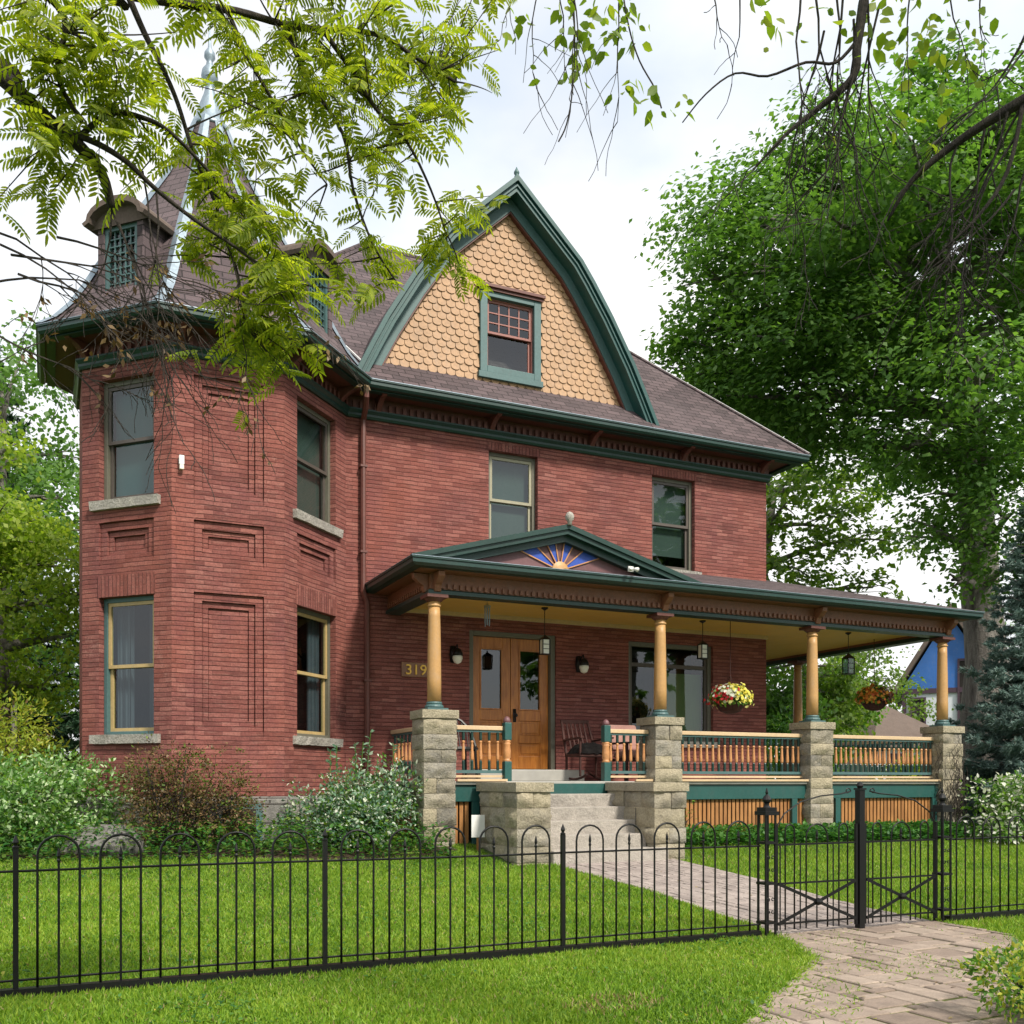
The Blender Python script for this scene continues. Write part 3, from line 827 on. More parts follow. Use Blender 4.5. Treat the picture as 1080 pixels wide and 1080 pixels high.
# wide porch window
T, L = frame_of(C4, FR)
a, b, z0, z1 = 8.36-FX, 10.0-FX, 1.85, 3.44
w = MB()
for q in ((a, a+.07, z0, z1), (b-.07, b, z0, z1), (a+.07, b-.07, z1-.07, z1), (a+.07, b-.07, z0, z0+.07)): w.lbox(T, *q, .06, .17)
W = w.build('porch_window', 'frame', H, bevel=.004)
s = MB(); zt = 3.08
for q in ((a+.072, b-.072, zt-.03, zt+.03), (a+.072, a+.115, z0+.072, zt-.03), (b-.115, b-.072, z0+.072, zt-.03), (a+.072, a+.115, zt+.03, z1-.072), (b-.115, b-.072, zt+.03, z1-.072)): s.lbox(T, *q, .09, .14)
s.build('sash', 'sash_dark', W)
g = MB(); pane(g, T, a+.08, b-.08, z0+.08, z1-.08, .115, 3); g.build('pane', 'glass', W, smooth=True)
g = MB(); g.lbox(T, a+.62, b-.1, z0+.02, 2.98, .2, .205); g.build('blind', 'greenblind', W)
g = MB(); g.lbox(T, a-.2, b+.2, z0-.2, z1+.1, .9, .92); g.build('room_lining', 'room', W)
r = MB(); r.lbox(T, a-.06, b+.06, z0-.1, z0+.002, -.05, .1); r.build('sill', 'sill', W, bevel=.01)
# double door
fr = MB()
for q in ((DX0-FX, DX0-FX+.075, 1.22, 3.44), (DX1-FX-.075, DX1-FX, 1.22, 3.44), (DX0-FX+.075, DX1-FX-.075, 3.37, 3.44)): fr.lbox(T, *q, .03, .19)
fr.build('door_frame', 'frame', H, bevel=.005)
def door(x0, x1, knob):
    a, b, z0, z1 = x0-FX, x1-FX, 1.385, 3.368
    d = MB(); st = .135
    gl0, gl1 = 2.28, 3.2
    for q in ((a, a+st, z0, z1), (b-st, b, z0, z1), (a+st, b-st, gl1, z1), (a+st, b-st, z0, z0+.2), (a+st, b-st, gl0-.16, gl0), (a+st, b-st, 1.78, 1.9)):
        d.lbox(T, *q, .11, .155)
    D = d.build('door', 'door', H, bevel=.006)
    p = MB()
    for (c, e) in ((z0+.2, 1.78), (1.9, gl0-.16)):
        p.lbox(T, a+st-.002, b-st+.002, c, e, .13, .15); p.lbox(T, a+st+.04, b-st-.04, c+.035, e-.035, .118, .131)
    p.build('door_panel', 'door', D, bevel=.012)
    p = MB(); pane(p, T, a+st-.005, b-st+.005, gl0-.005, gl1+.005, .133, x0); p.build('pane', 'dimglass', D, smooth=True)
    p = MB()
    for q in ((a+st, a+st+.018, gl0, gl1), (b-st-.018, b-st, gl0, gl1), (a+st+.018, b-st-.018, gl1-.018, gl1), (a+st+.018, b-st-.018, gl0, gl0+.018)): p.lbox(T, *q, .1, .128)
    p.build('glazing_bead', 'door', D)
    if knob:
        k = MB(); x, y, _ = T(a+.06, 2, .11)
        k.lbox(T, a+.035, a+.085, 2.1, 2.3, .1, .11); k.tube([(x, y, 2.2), (x, y-.05, 2.2), (x, y-.06, 2.2), (x, y-.085, 2.2)], [.012, .012, .03, .02], 10)
        k.build('handle', 'blackmetal', D, smooth=True)
door(5.70, 6.336, False); door(6.344, 6.98, True)
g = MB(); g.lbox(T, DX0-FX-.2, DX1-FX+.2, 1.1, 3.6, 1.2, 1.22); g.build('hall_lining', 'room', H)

# ---------------- cornice, gutter, brackets
EP = [(.365, 14.9), C1, C2, C3, C4, FR, BR]
c = MB()
c.sweep(EP, [(-.02, 6.30), (.035, 6.30), (.05, 6.33), (.05, 6.36), (.08, 6.40), (.08, 6.42), (-.02, 6.42)], 0)
c.sweep(EP, [(-.02, 6.42), (.03, 6.42), (.03, 6.62), (-.02, 6.62)], 1)
c.sweep(EP, [(.0, 6.595), (.43, 6.595), (.43, 6.62), (.0, 6.62)], 2)
c.sweep(EP, [(.3, 6.56), (.4, 6.56), (.4, 6.595), (.3, 6.595)], 0)
def along(path, step, fn, end=.12):
    for p, q in zip(path, path[1:]):
        L = math.dist(p, q); n = max(1, int((L-2*end)/step)); T, _ = frame_of(p, q)
        for i in range(n+1): fn(T, end+(L-2*end)*i/n)
along(EP[:-1], .105, lambda T, s: c.lbox(T, s-.024, s+.024, 6.425, 6.52, -.075, -.028, 1), .1)
CO = c.build('cornice', ['green', 'maroon', 'maroon'], H)
def bracket(T, s, z1=6.594, w=.075, out=.38, h=.27):
    b = MB(); n = 8
    prof = [(-.028, z1-h)]+[(-.028-(out-.03)*(1-math.cos(math.pi/2*k/n))*.5-.35*(out)*(k/n), z1-h+(h-.05)*math.sin(math.pi/2*k/n)) for k in range(1, n+1)]+[(-out, z1-.03), (-out, z1), (-.028, z1)]
    m = len(prof)
    vs = [T(s-w/2, z, d) for d, z in prof]+[T(s+w/2, z, d) for d, z in prof]
    b.add(vs, [tuple(range(m)), tuple(reversed(range(m, 2*m)))]+[(i, i+m, (i+1) % m+m, (i+1) % m) for i in range(m)])
    b.build('bracket', 'maroon', CO, bevel=.006)
for p, q, ss in ((C1, C2, (.1, 1.25)), (C2, C3, (.1, 1.244)), (C3, C4, (.1, 1.3)), (C4, FR, (.45, 2.2, 3.9, 5.6, 7.2))):
    T, L = frame_of(p, q)
    for s in ss: bracket(T, s)
gt = MB()
gt.sweep(EP, [(.42, 6.575), (.475, 6.58), (.5, 6.61), (.5, 6.655), (.515, 6.66), (.515, 6.678), (.42, 6.678)])
GU = gt.build('gutter', 'green', H)
gl_ = MB(); gl_.sweep(EP, [(.4, 6.679), (.52, 6.679), (.52, 6.688), (.4, 6.688)]); gl_.build('drip_edge', 'metal', GU)
# downspout: drops from the inner corner, crooks to the wall, runs to the ground
ds = MB(); x = 3.985
ds.tube([(3.93, 13.2, 6.58), (3.93, 13.2, 6.47), (3.96, 13.35, 6.36), (x, 13.535, 6.26), (x, 13.535, 3.86), (x+.055, 13.535, 3.7), (x+.055, 13.535, .5)], .04, 8)
for z in (5.6, 4.4, 2.6, 1.4): ds.box(x-.05+(.055 if z < 3.7 else 0), x+.05+(.055 if z < 3.7 else 0), 13.49, 13.6, z, z+.03)
ds.build('downspout', 'maroon', H)

# ---------------- main roof
ez, ey, sl = 6.69, 13.11, 1.0
x0, x1, y0, y1 = 1.0, 11.6, ey, 21.1
rise = (y1-y0)/2; zr = ez+rise*sl; yr = (y0+y1)/2; xa, xb = x0+rise, x1-rise
rf = MB()
A, B, C, D = (x0, y0, ez), (x1, y0, ez), (x1, y1, ez), (x0, y1, ez); E, F = (xa, yr, zr), (xb, yr, zr)
rf.quad(A, B, F, E); rf.poly((B, C, F)); rf.quad(C, D, E, F); rf.poly((D, A, E)); rf.quad(D, C, B, A)
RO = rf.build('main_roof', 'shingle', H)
hp = MB()
for p, q in ((B, F), (A, E), (C, F), (D, E)):
    p, q = Vector(p), Vector(q); up = Vector((0, 0, .012)); hp.tube([p+up, q+up], .035, 6)
hp.tube([Vector(E)+up, Vector(F)+up], .04, 6)
hp.build('hip_cap', 'shingle', RO)
hw = MB(); hw.tube([Vector(B)+Vector((.0, -.01, .03)), Vector(F)+Vector((0, -.01, .03))], .018, 5); hw.build('hip_flashing', 'white', RO)

# ---------------- front gable (gambrel)
gx = 6.23
half = [(2.44, 6.78), (2.2, 7.27), (2.0, 7.66), (1.6, 8.33), (1.28, 8.80), (1.07, 9.08), (.6, 9.52), (0, 10.08)]
prof = [(gx-a, z) for a, z in half]+[(gx+a, z) for a, z in reversed(half[:-1])]
P1, P2, P3, P4 = prof, offset_open(prof, .08), offset_open(prof, .15), offset_open(prof, .28)
PM = offset_open(prof, .045)
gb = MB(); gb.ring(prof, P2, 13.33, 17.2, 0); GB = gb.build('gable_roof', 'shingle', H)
tr = MB()
Pp = offset_open(prof, -.015)
tr.ring(Pp, PM, 13.20, 13.33, 0); tr.ring(PM, P3, 13.25, 13.33, 0)
tr.ring(offset_open(prof, .08), offset_open(prof, .1), 13.225, 13.25, 0)
tr.ring(offset_open(prof, .1), P3, 13.33, 13.52, 0)
tr.build('gable_trim', 'gable_green', GB)
tr = MB(); tr.ring(P3, P4, 13.46, 13.58, 0); tr.build('gable_frieze', 'slate_green', GB)
tr = MB(); tr.ring(P4, offset_open(prof, .3), 13.475, 13.58, 0); tr.build('gable_bead', 'maroon', GB)
fi = MB(); fi.lathe(gx, 13.26, [(.035, 10.03), (.035, 10.1), (.02, 10.11), (.04, 10.14), (.042, 10.16), (.015, 10.21), (.004, 10.24)], 10); fi.build('ridge_knob', 'slate_green', GB, smooth=True)
bk = MB(); wp = offset_open(prof, .2); wx0, wx1, wz0, wz1 = 5.86, 6.66, 7.36, 8.40
for cl in ([(-1, 0, wx0)], [(1, 0, -wx1)], [(1, 0, -wx0), (-1, 0, wx1), (0, -1, wz0)], [(1, 0, -wx0), (-1, 0, wx1), (0, 1, -wz1)]):
    q = wp
    for c_ in cl: q = clip_half(q, *c_)
    bk.poly([(x, 13.575, z) for x, z in q])
SIDE = bk.build('gable_wall', 'siding', H)
sc = MB(); poly = offset_open(prof, .26); pa = np.array(poly)
sw, sh = .142, .1; rg = random.Random(5)
for j in range(34):
    z = 7.02+j*sh
    for i in range(-20, 21):
        x = gx+(i+(.5 if j % 2 else 0))*sw
        if not inside(np.array([(x, z+.06)]), [tuple(p) for p in pa])[0]: continue
        if 5.74 < x < 6.78 and 7.2 < z+.05 < 8.5: continue
        w = sw/2-.004; dz = rg.uniform(-.004, .004); dd = rg.uniform(0, .005)
        o = [(x-w, z+.145), (x-w, z+.04)]+[(x-w*math.cos(math.pi*k/6), z+.04-.043*math.sin(math.pi*k/6)) for k in range(1, 6)]+[(x+w, z+.04), (x+w, z+.145)]
        def yy(zz): return 13.565-.02*(1-(zz-z+.005)/.15)-dd
        m = len(o); vs = [(a, yy(b), b+dz) for a, b in o]+[(a, yy(b)+.012, b+dz) for a, b in o]
        sc.add(vs, [tuple(range(m))]+[(k+1, k, k+m, k+1+m) for k in range(m-1)])
sc.build('fish_scale_shingles', 'siding', SIDE)
# gable window
GA, GBp = (4.0, 13.58), (9.0, 13.58)
T, L = frame_of(GA, GBp)
cs_ = MB(); a, b, z0, z1 = 1.76, 2.76, 7.26, 8.5
for q in ((a, a+.115, z0, z1), (b-.115, b, z0, z1), (a+.115, b-.115, z1-.115, z1), (a+.115, b-.115, z0, z0+.1)): cs_.lbox(T, *q, -.07, .05)
GW = window(GA, GBp, a+.115, b-.115, z0+.1, z1-.115, dep=.04, t=.02, q=.032, sash='red_sash', top_grid=True, outer='red_sash', sill=False, meet=.52)
cs_.build('window_casing', 'slate_green', GW, bevel=.006)
cp = MB(); cp.lbox(T, a-.05, b+.05, z1+.002, z1+.05, -.13, .0); cp.lbox(T, a-.03, b+.03, z1-.04, z1+.001, -.1, -.072); cp.build('window_cap', 'maroon', GW, bevel=.005)
for k in range(9):
    pass
cp = MB(); cp.lbox(T, a-.03, b+.03, z0-.09, z0-.002, -.085, .0); cp.build('window_apron', 'slate_green', GW, bevel=.005)

# ---------------- turret roof
TC = (1.99, 14.14); a8 = R(22.5)
tp = [(2.3, 6.69), (2.1, 6.84), (1.9, 7.08), (1.72, 7.38), (1.56, 7.68), (1.1, 8.46), (.65, 9.22), (.36, 9.82), (.2, 10.2)]
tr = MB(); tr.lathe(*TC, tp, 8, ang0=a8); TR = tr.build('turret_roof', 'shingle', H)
fl = MB()
for k in range(8):
    an = a8+k*math.pi/4
    for (r0, za), (r1, zb) in zip(tp, tp[1:]):
        def q(r, z, da, up=.016):
            w = min(.085, r*.25); c, s = math.cos(an), math.sin(an)
            px, py = TC[0]+c*(r+up), TC[1]+s*(r+up)
            # swing the flap onto the neighbouring facet
            t = an+da*(math.pi/2+math.pi/8); return (px+math.cos(t)*w, py+math.sin(t)*w, z+.012)
        m0 = (TC[0]+math.cos(an)*(r0+.03), TC[1]+math.sin(an)*(r0+.03), za+.016); m1 = (TC[0]+math.cos(an)*(r1+.03), TC[1]+math.sin(an)*(r1+.03), zb+.016)
        fl.quad(q(r0, za, -1), m0, m1, q(r1, zb, -1)); fl.quad(m0, q(r0, za, 1), q(r1, zb, 1), m1)
fl.build('hip_flashing', 'metal', TR)
fn = MB()
fn.lathe(*TC, [(.23, 10.12), (.24, 10.16), (.2, 10.2), (.16, 10.4), (.08, 10.62), (.055, 10.72), (.09, 10.78), (.115, 10.86), (.1, 10.95), (.05, 11.02), (.04, 11.08), (.075, 11.13), (.07, 11.19), (.025, 11.26), (.01, 11.5), (.002, 11.56)], 14)
fn.build('finial', 'metal', TR, smooth=True)
def dormer(ang):
    n = Vector((math.cos(ang), math.sin(ang))); u = Vector((-n.y, n.x))     # u to the right seen from outside
    f = Vector(TC)+n*1.72
    A = f-u*.5; B = f+u*.5; T, L = frame_of(A, B)
    z0, zs = 7.02, 8.02; hw = .34
    b = MB()
    for s0, s1 in ((.5-hw, .5-hw+.09), (.5+hw-.09, .5+hw)): b.lbox(T, s0, s1, z0, zs, 0, 1.2)
    b.lbox(T, .5-hw+.09, .5+hw-.09, z0, z0+.1, 0, .5); b.lbox(T, .5-hw+.09, .5+hw-.09, zs-.08, zs, 0, 1.2)
    D = b.build('dormer', 'shingle', H)
    r = MB(); m = 10; ow, rise = .41, .22
    out = [(.5-ow*math.cos(math.pi*k/m), zs-.02+rise*math.sin(math.pi*k/m)) for k in range(m+1)]
    pts = [(.5-ow-.06, zs-.05)]+out+[(.5+ow+.06, zs-.05)]
    pts_in = [(.5-ow-.03, zs-.09)]+[(.5-(ow-.045)*math.cos(math.pi*k/m), zs-.055+(rise-.035)*math.sin(math.pi*k/m)) for k in range(m+1)]+[(.5+ow+.03, zs-.09)]
    k = len(pts)
    for i in range(k-1):
        q = [pts[i], pts[i+1], pts_in[i+1], pts_in[i]]
        r.hexa([T(a, z, -.13) for a, z in q]+[T(a, z, 1.5) for a, z in q])
    r.poly([T(a, z, -.02) for a, z in pts_in])
    r.build('dormer_roof', 'darkroof', D)
    w = MB()
    x0, x1, y0, y1 = .5-hw+.092, .5+hw-.092, z0+.1, zs-.08
    for q in ((x0, x0+.05, y0, y1), (x1-.05, x1, y0, y1), (x0+.05, x1-.05, y1-.05, y1), (x0+.05, x1-.05, y0, y0+.05)): w.lbox(T, *q, .02, .08)
    for kk in range(1, 5):
        s_ = x0+.05+(x1-x0-.1)*kk/5; w.lbox(T, s_-.007, s_+.007, y0+.05, y1-.05, .04, .06)
    for kk in range(1, 8):
        z_ = y0+.05+(y1-y0-.1)*kk/8; w.lbox(T, x0+.05, x1-.05, z_-.007, z_+.007, .041, .059)
    w.build('dormer_window', 'slate_green', D)
    g = MB(); pane(g, T, x0+.03, x1-.03, y0+.03, y1-.03, .064, ang); g.build('pane', 'glass', D, smooth=True)
    g = MB(); g.lbox(T, x0-.02, x1+.02, y0, y1, .4, .42); g.build('room_lining', 'room', D)
dormer(R(225)); dormer(R(315))
vf = MB()
vf.beam((3.62, 13.52, 7.04), (3.3, 13.75, 7.62), .03, .02); vf.beam((3.95, 13.36, 6.98), (3.78, 13.72, 7.34), .03, .02)
vf.build('valley_flashing', 'white', RO)

# ---------------- porch
COLX = (4.452, 7.87, 10.64, 13.40); CY = 11.95; DZ = 1.2
dk = MB()
dk.box(4.3, 13.55, 11.80, 13.595, 1.155, DZ); dk.box(11.16, 13.55, 13.596, 17.4, 1.155, DZ)
PO = dk.build('porch_floor', 'deck', H, bevel=.01)
fs = MB(); fs.box(4.32, 13.5, 11.835, 11.875, .94, 1.15); fs.box(13.47, 13.51, 11.876, 17.4, .94, 1.15); fs.box(4.32, 4.36, 11.876, 13.59, .94, 1.15)
for x in (4.98, 7.4, 10.2, 11.05, 13.1): fs.box(x-.05, x+.05, 11.83, 11.876, .3, .938)
fs.build('porch_skirt', 'teal', H, bevel=.004)
for xa, xb in ((7.45, 10.42), (10.87, 13.2), (4.7, 4.92)):
    sl_ = MB(); x = xa
    while x < xb: sl_.box(x, x+.05, 11.885, 11.905, .3, .95); x += .074
    sl_.build('skirt_slats', 'slat', H)
sl_ = MB(); y = 12.0
while y < 13.5:
    sl_.box(4.37, 4.39, y, y+.05, .4, .95); y += .074
sl_.build('skirt_slats', 'slat', H)
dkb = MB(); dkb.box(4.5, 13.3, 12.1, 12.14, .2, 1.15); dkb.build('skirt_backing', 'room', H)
nb = MB(); nb.box(7.36, 13.4, 11.77, 11.80, 1.2, 1.23); nb.box(4.7, 5.4, 11.77, 11.80, 1.2, 1.23); nb.build('deck_nosing', 'cream', PO)
st = MB(); st.box(5.52, 7.2, 12.95, 13.59, DZ+.001, 1.37); st.build('door_step', 'deck', PO, bevel=.01)
# steps
sp = MB()
for k in range(1, 6):
    z1 = DZ-.166*k; y0 = 11.80-.255*k
    sp.box(5.43, 6.89 if k < 5 else 7.06, y0, 11.80 if k == 1 else y0+.30, z1-.3, z1)
sp.build('steps', 'concrete', H, bevel=.012)
rs = MB(); rs.box(5.43, 6.89, 11.78, 11.83, 1.03, 1.17); rs.build('top_riser', 'teal', H)
def stonepile(name, x0, x1, y0, y1, z0, z1, courses, capz, over=.03, seed=1, split=True):
    m = MB(); rg = random.Random(seed); z = z0; hts = [rg.uniform(.8, 1.25) for _ in range(courses)]; s = (z1-z0)/sum(hts)
    for i, h in enumerate(hts):
        h *= s; g = .006
        W = x1-x0; Dp = y1-y0
        cuts = [x0, x1]
        if split and W > .35 and i % 2 == 0 and rg.random() < .75: cuts = [x0, x0+W*rg.uniform(.38, .62), x1]
        ycuts = [y0, y1] if Dp < .6 else [y0]+[y0+Dp*(k+rg.uniform(-.18, .18))/3 for k in (1, 2)]+[y1]
        for a, b in zip(cuts, cuts[1:]):
            for c, d in zip(ycuts, ycuts[1:]):
                j = rg.uniform(-.008, .012)
                m.rock(a+(g/2 if a != x0 else -j), b-(g/2 if b != x1 else -j), c+(g/2 if c != y0 else -j), d-(g/2 if d != y1 else -j), z+g, z+h, .05, seed=rg.random()*1e6)
        z += h
    m.box(x0+.015, x1-.015, y0+.015, y1-.015, z0-.2, z1-.01)
    o = m.build(name, 'stone', H, smooth=True)
    c = MB(); c.rock(x0-over, x1+over, y0-over, y1+over, z1+.004, capz, .02, seed=seed*7.3, step=.06); c.build('cap_stone', 'stone', o, smooth=True)
    return o
for i, x in enumerate(COLX): stonepile('stone_pier', x-.215, x+.215, CY-.21, CY+.21, .25, 1.99, 9, 2.1, seed=11+i)
stonepile('stone_pier', 13.185, 13.615, 15.25, 15.67, .3, 1.99, 9, 2.1, seed=21)
stonepile('step_wall', 4.99, 5.42, 10.60, 11.73, .05, 1.07, 5, 1.185, .035, seed=31)
stonepile('step_wall', 6.895, 7.36, 10.60, 11.73, .05, 1.07, 5, 1.185, .035, seed=32)
def column(x, y):
    m = MB()
    m.lathe(x, y, [(.09, 2.215), (.0895, 2.5), (.085, 2.9), (.077, 3.3), (.073, 3.42)], 20)
    C_ = m.build('porch_column', 'ochre', H, smooth=True)
    b = MB(); b.box(x-.14, x+.14, y-.14, y+.14, 2.101, 2.13); b.lathe(x, y, [(.115, 2.131), (.122, 2.15), (.115, 2.17), (.098, 2.18), (.105, 2.195), (.096, 2.212)], 20); b.build('base', 'slate_green', C_)
    b = MB(); b.lathe(x, y, [(.074, 3.42), (.087, 3.43), (.087, 3.445), (.076, 3.455), (.076, 3.49)], 20); b.build('neck_ring', 'ochre', C_, smooth=True)
    b = MB(); b.lathe(x, y, [(.09, 3.49), (.11, 3.505), (.13, 3.53)], 16); b.box(x-.14, x+.14, y-.14, y+.14, 3.531, 3.57); b.build('capital', 'maroon', C_)
for x in COLX: column(x, CY)
column(13.40, 15.46)
# beam, frieze, soffit, gutter
BP = [(4.36, 13.595), (4.36, CY-.09), (13.49, CY-.09), (13.49, 17.4)]
b = MB()
b.sweep(BP, [(.03, 3.575), (.03, 3.62), (.0, 3.64), (-.18, 3.64), (-.18, 3.575)], 0)
b.sweep(BP, [(.0, 3.641), (.0, 3.86), (-.18, 3.86), (-.18, 3.641)], 1)
along(BP[:3], .085, lambda T, s: b.lbox(T, s-.02, s+.02, 3.65, 3.71, -.028, .002, 1), .08)
b.sweep(BP, [(.0, 3.835), (.2, 3.845), (.2, 3.86), (.0, 3.86)], 1)
BM = b.build('porch_beam', ['green', 'rust'], H)
def pbracket(T, s):
    q = MB(); w = .09; z1 = 3.834
    prof_ = [(-.001, z1-.24), (-.05, z1-.23), (-.07, z1-.15), (-.12, z1-.12), (-.19, z1-.06), (-.2, z1), (-.001, z1)]
    m = len(prof_); vs = [T(s-w/2, z, d) for d, z in prof_]+[T(s+w/2, z, d) for d, z in prof_]
    q.add(vs, [tuple(range(m)), tuple(reversed(range(m, 2*m)))]+[(i, i+m, (i+1) % m+m, (i+1) % m) for i in range(m)])
    q.build('bracket', 'rust', BM, bevel=.005)
T, L = frame_of(BP[1], BP[2])
for x in (4.45, 7.87, 10.64, 13.4): pbracket(T, x-4.36)
T, L = frame_of(BP[0], BP[1]); pbracket(T, L-.1)
g = MB(); g.sweep(BP, [(.19, 3.85), (.3, 3.855), (.345, 3.885), (.345, 3.935), (.36, 3.94), (.36, 3.96), (.19, 3.96)])
PG = g.build('porch_gutter', 'green', H)
g = MB(); g.sweep(BP, [(.18, 3.961), (.365, 3.961), (.365, 3.968), (.18, 3.968)]); g.build('drip_edge', 'metal', PG)
ce = MB(); ce.box(4.55, 13.3, CY+.095, 13.59, 3.68, 3.7); ce.box(11.12, 13.3, 13.592, 17.4, 3.68, 3.7)
x = 4.6
while x < 13.3:
    x += .1
ce.build('porch_ceiling', 'ceiling', H)
cm = MB(); cm.box(4.55, 11.1, 13.55, 13.598, 3.62, 3.679); cm.build('ceiling_moulding', 'cream', H)
# porch roof: shed with a hip at the right corner
x0, x1, y0 = 4.0, 13.86, 11.50; zE = 3.965; s_ = .31
pr = MB(); zW = zE+s_*(13.6-y0)
K = (x1-(13.6-y0), 13.6, zW); zS = zE+s_*(x1-11.1)
K2 = (11.1, y0+x1-11.1, zS)
pr.poly(((6.17, y0, zE), (x1, y0, zE), K2, (11.1, 13.6, zW), (6.17, 13.6, zW)))
pr.quad((x1, y0, zE), (x1, 17.6, zE), (11.1, 17.6, zS), K2)
pr.quad((6.17, y0, zE-.012), (6.17, 13.6, zE-.012), (x1, 13.6, zE-.012), (x1, y0, zE-.012)); pr.quad((11.1, 13.6, zE-.012), (11.1, 17.6, zE-.012), (x1, 17.6, zE-.012), (x1, 13.6, zE-.012))
pr.poly(((x1, 17.6, zE), (11.1, 17.6, zS), (11.1, 17.6, zE)))
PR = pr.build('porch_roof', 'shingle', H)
# porch pediment
px, pz = 6.17, 4.56; xl, xr = 4.0, 8.28
pp = [(xl, zE), (px, pz), (xr, zE-.0)]
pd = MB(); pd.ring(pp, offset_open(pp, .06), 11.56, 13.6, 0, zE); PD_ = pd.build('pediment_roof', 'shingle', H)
pd = MB()
a0, a1, a2, a3 = offset_open(pp, -.012), offset_open(pp, .05), offset_open(pp, .11), offset_open(pp, .19)
pd.ring(a0, a1, 11.51, 11.57, 0, zE+.008); pd.ring(a1, a2, 11.54, 11.62, 0, zE+.008); pd.ring(a2, a3, 11.62, 11.72, 0, zE+.008)
pd.build('rake_trim', 'green', PD_)
ty = MB(); ty.poly([(x, 11.715, max(z, zE)) for x, z in offset_open(pp, .14)]); TY = ty.build('tympanum', 'mauve', PD_)
ctr = (6.13, 3.99); nr = 13; rays = MB(); brd = MB()
def edge(t):    # distance from the centre to the rake along angle t
    c, s = math.cos(t), math.sin(t); best = 9
    q = offset_open(pp, .15)
    for (ax, az), (bx, bz) in zip(q, q[1:]):
        dx, dz = bx-ax, bz-az; D = c*dz-s*dx
        if abs(D) < 1e-6: continue
        r = ((ax-ctr[0])*dz-(az-ctr[1])*dx)/D; k = ((ax-ctr[0])*s-(az-ctr[1])*c)/D
        if r > 0 and -.01 <= k <= 1.01: best = min(best, r)
    return best
N_ = 9
for k in range(N_):
    t0, t1 = math.pi*k/N_, math.pi*(k+1)/N_
    if k % 2 == 1:
        tt = [t0+(t1-t0)*i/6 for i in range(7)]
        f = [(ctr[0]+.11*math.cos(t), 11.708, ctr[1]+.11*math.sin(t)) for t in (t1, t0)]+[(ctr[0]+min(edge(t), 1.6)*math.cos(t), 11.708, ctr[1]+min(edge(t), 1.6)*math.sin(t)) for t in tt]
        rays.poly(f)
    if 0 < k:
        e = min(edge(t0), 1.6); brd.beam((ctr[0]+.11*math.cos(t0), 11.7, ctr[1]+.11*math.sin(t0)), (ctr[0]+e*math.cos(t0), 11.7, ctr[1]+e*math.sin(t0)), .012, .014)
rays.build('blue_ray', 'blue', PD_); brd.build('ray_moulding', 'orange', PD_)
sn = MB(); n = 14
sn.add([(ctr[0]+r*math.cos(math.pi*k/n), y, ctr[1]+r*math.sin(math.pi*k/n)) for r, y in ((.12, 11.68), (.12, 11.71), (.07, 11.66), (.001, 11.65)) for k in range(n+1)],
       [(k, k+1, n+2+k, n+1+k) for k in range(n)]+[(k, 2*(n+1)+k, 2*(n+1)+k+1, k+1) for k in range(n)]+[(2*(n+1)+k, 3*(n+1)+k, 3*(n+1)+k+1, 2*(n+1)+k+1) for k in range(n)])
sn.build('half_sun', 'ochre', PD_)
kb = MB(); kb.lathe(px, 11.5, [(.03, 4.55), (.03, 4.6), (.055, 4.63), (.06, 4.67), (.04, 4.71), (.005, 4.73)], 12); kb.build('ridge_knob', 'sill', PD_, smooth=True)

# railings with turned balusters
def baluster(x, y, par):
    m = MB()
    m.lathe(x, y, [(.02, 1.345), (.02, 1.46), (.013, 1.475), (.022, 1.49), (.024, 1.53), (.019, 1.6), (.015, 1.69), (.022, 1.715), (.013, 1.73), (.02, 1.745), (.02, 1.865)], 8, mis=[0, 0, 1, 1, 1, 1, 1, 1, 0, 0])
    m.build('baluster', ['green', 'orange'], par)
def railing(p, q, n):
    p, q = Vector((*p, 0)), Vector((*q, 0)); z = Vector((0, 0, 1))
    m = MB(); m.beam(p+z*1.895, q+z*1.895, .09, .055, 0)
    RL = m.build('railing', 'cream', H, bevel=.006)
    m = MB(); m.beam(p+z*1.325, q+z*1.325, .06, .04); m.beam(p+z*1.855, q+z*1.855, .05, .03); m.build('rail', 'slate_green', RL)
    m = MB(); m.beam(p+z*1.265, q+z*1.265, .075, .03); m.build('bottom_board', 'cream', RL)
    for i in range(n):
        v = p.lerp(q, (i+.5)/n); baluster(v.x, v.y, RL)
def newel(x, y):
    m = MB(); w = .05
    m.box(x-w, x+w, y-w, y+w, 1.2, 1.46); N_ = m.build('newel_post', 'teal', H, bevel=.006)
    m = MB(); m.lathe(x, y, [(.052, 1.46), (.054, 1.48), (.04, 1.49), (.05, 1.51), (.052, 1.6), (.045, 1.68), (.052, 1.7), (.04, 1.71), (.054, 1.725), (.05, 1.74)], 14); m.build('turned_shaft', 'orange', N_, smooth=True)
    m = MB(); m.box(x-w, x+w, y-w, y+w, 1.74, 1.97); m.build('post_head', 'teal', N_, bevel=.008)
    m = MB(); m.lathe(x, y, [(.045, 1.97), (.05, 1.985), (.045, 2.02), (.025, 2.045), (.004, 2.055)], 14); m.build('post_cap', 'mauve', N_, smooth=True)
newel(5.45, 11.9); newel(6.95, 11.9)
railing((4.67, 11.95), (5.4, 11.95), 6); railing((7.0, 11.95), (7.65, 11.95), 6)
railing((8.09, 11.95), (10.42, 11.95), 22); railing((10.86, 11.95), (13.18, 11.95), 23)
railing((4.44, 12.17), (4.44, 13.58), 9); railing((13.4, 12.17), (13.4, 15.24), 24)
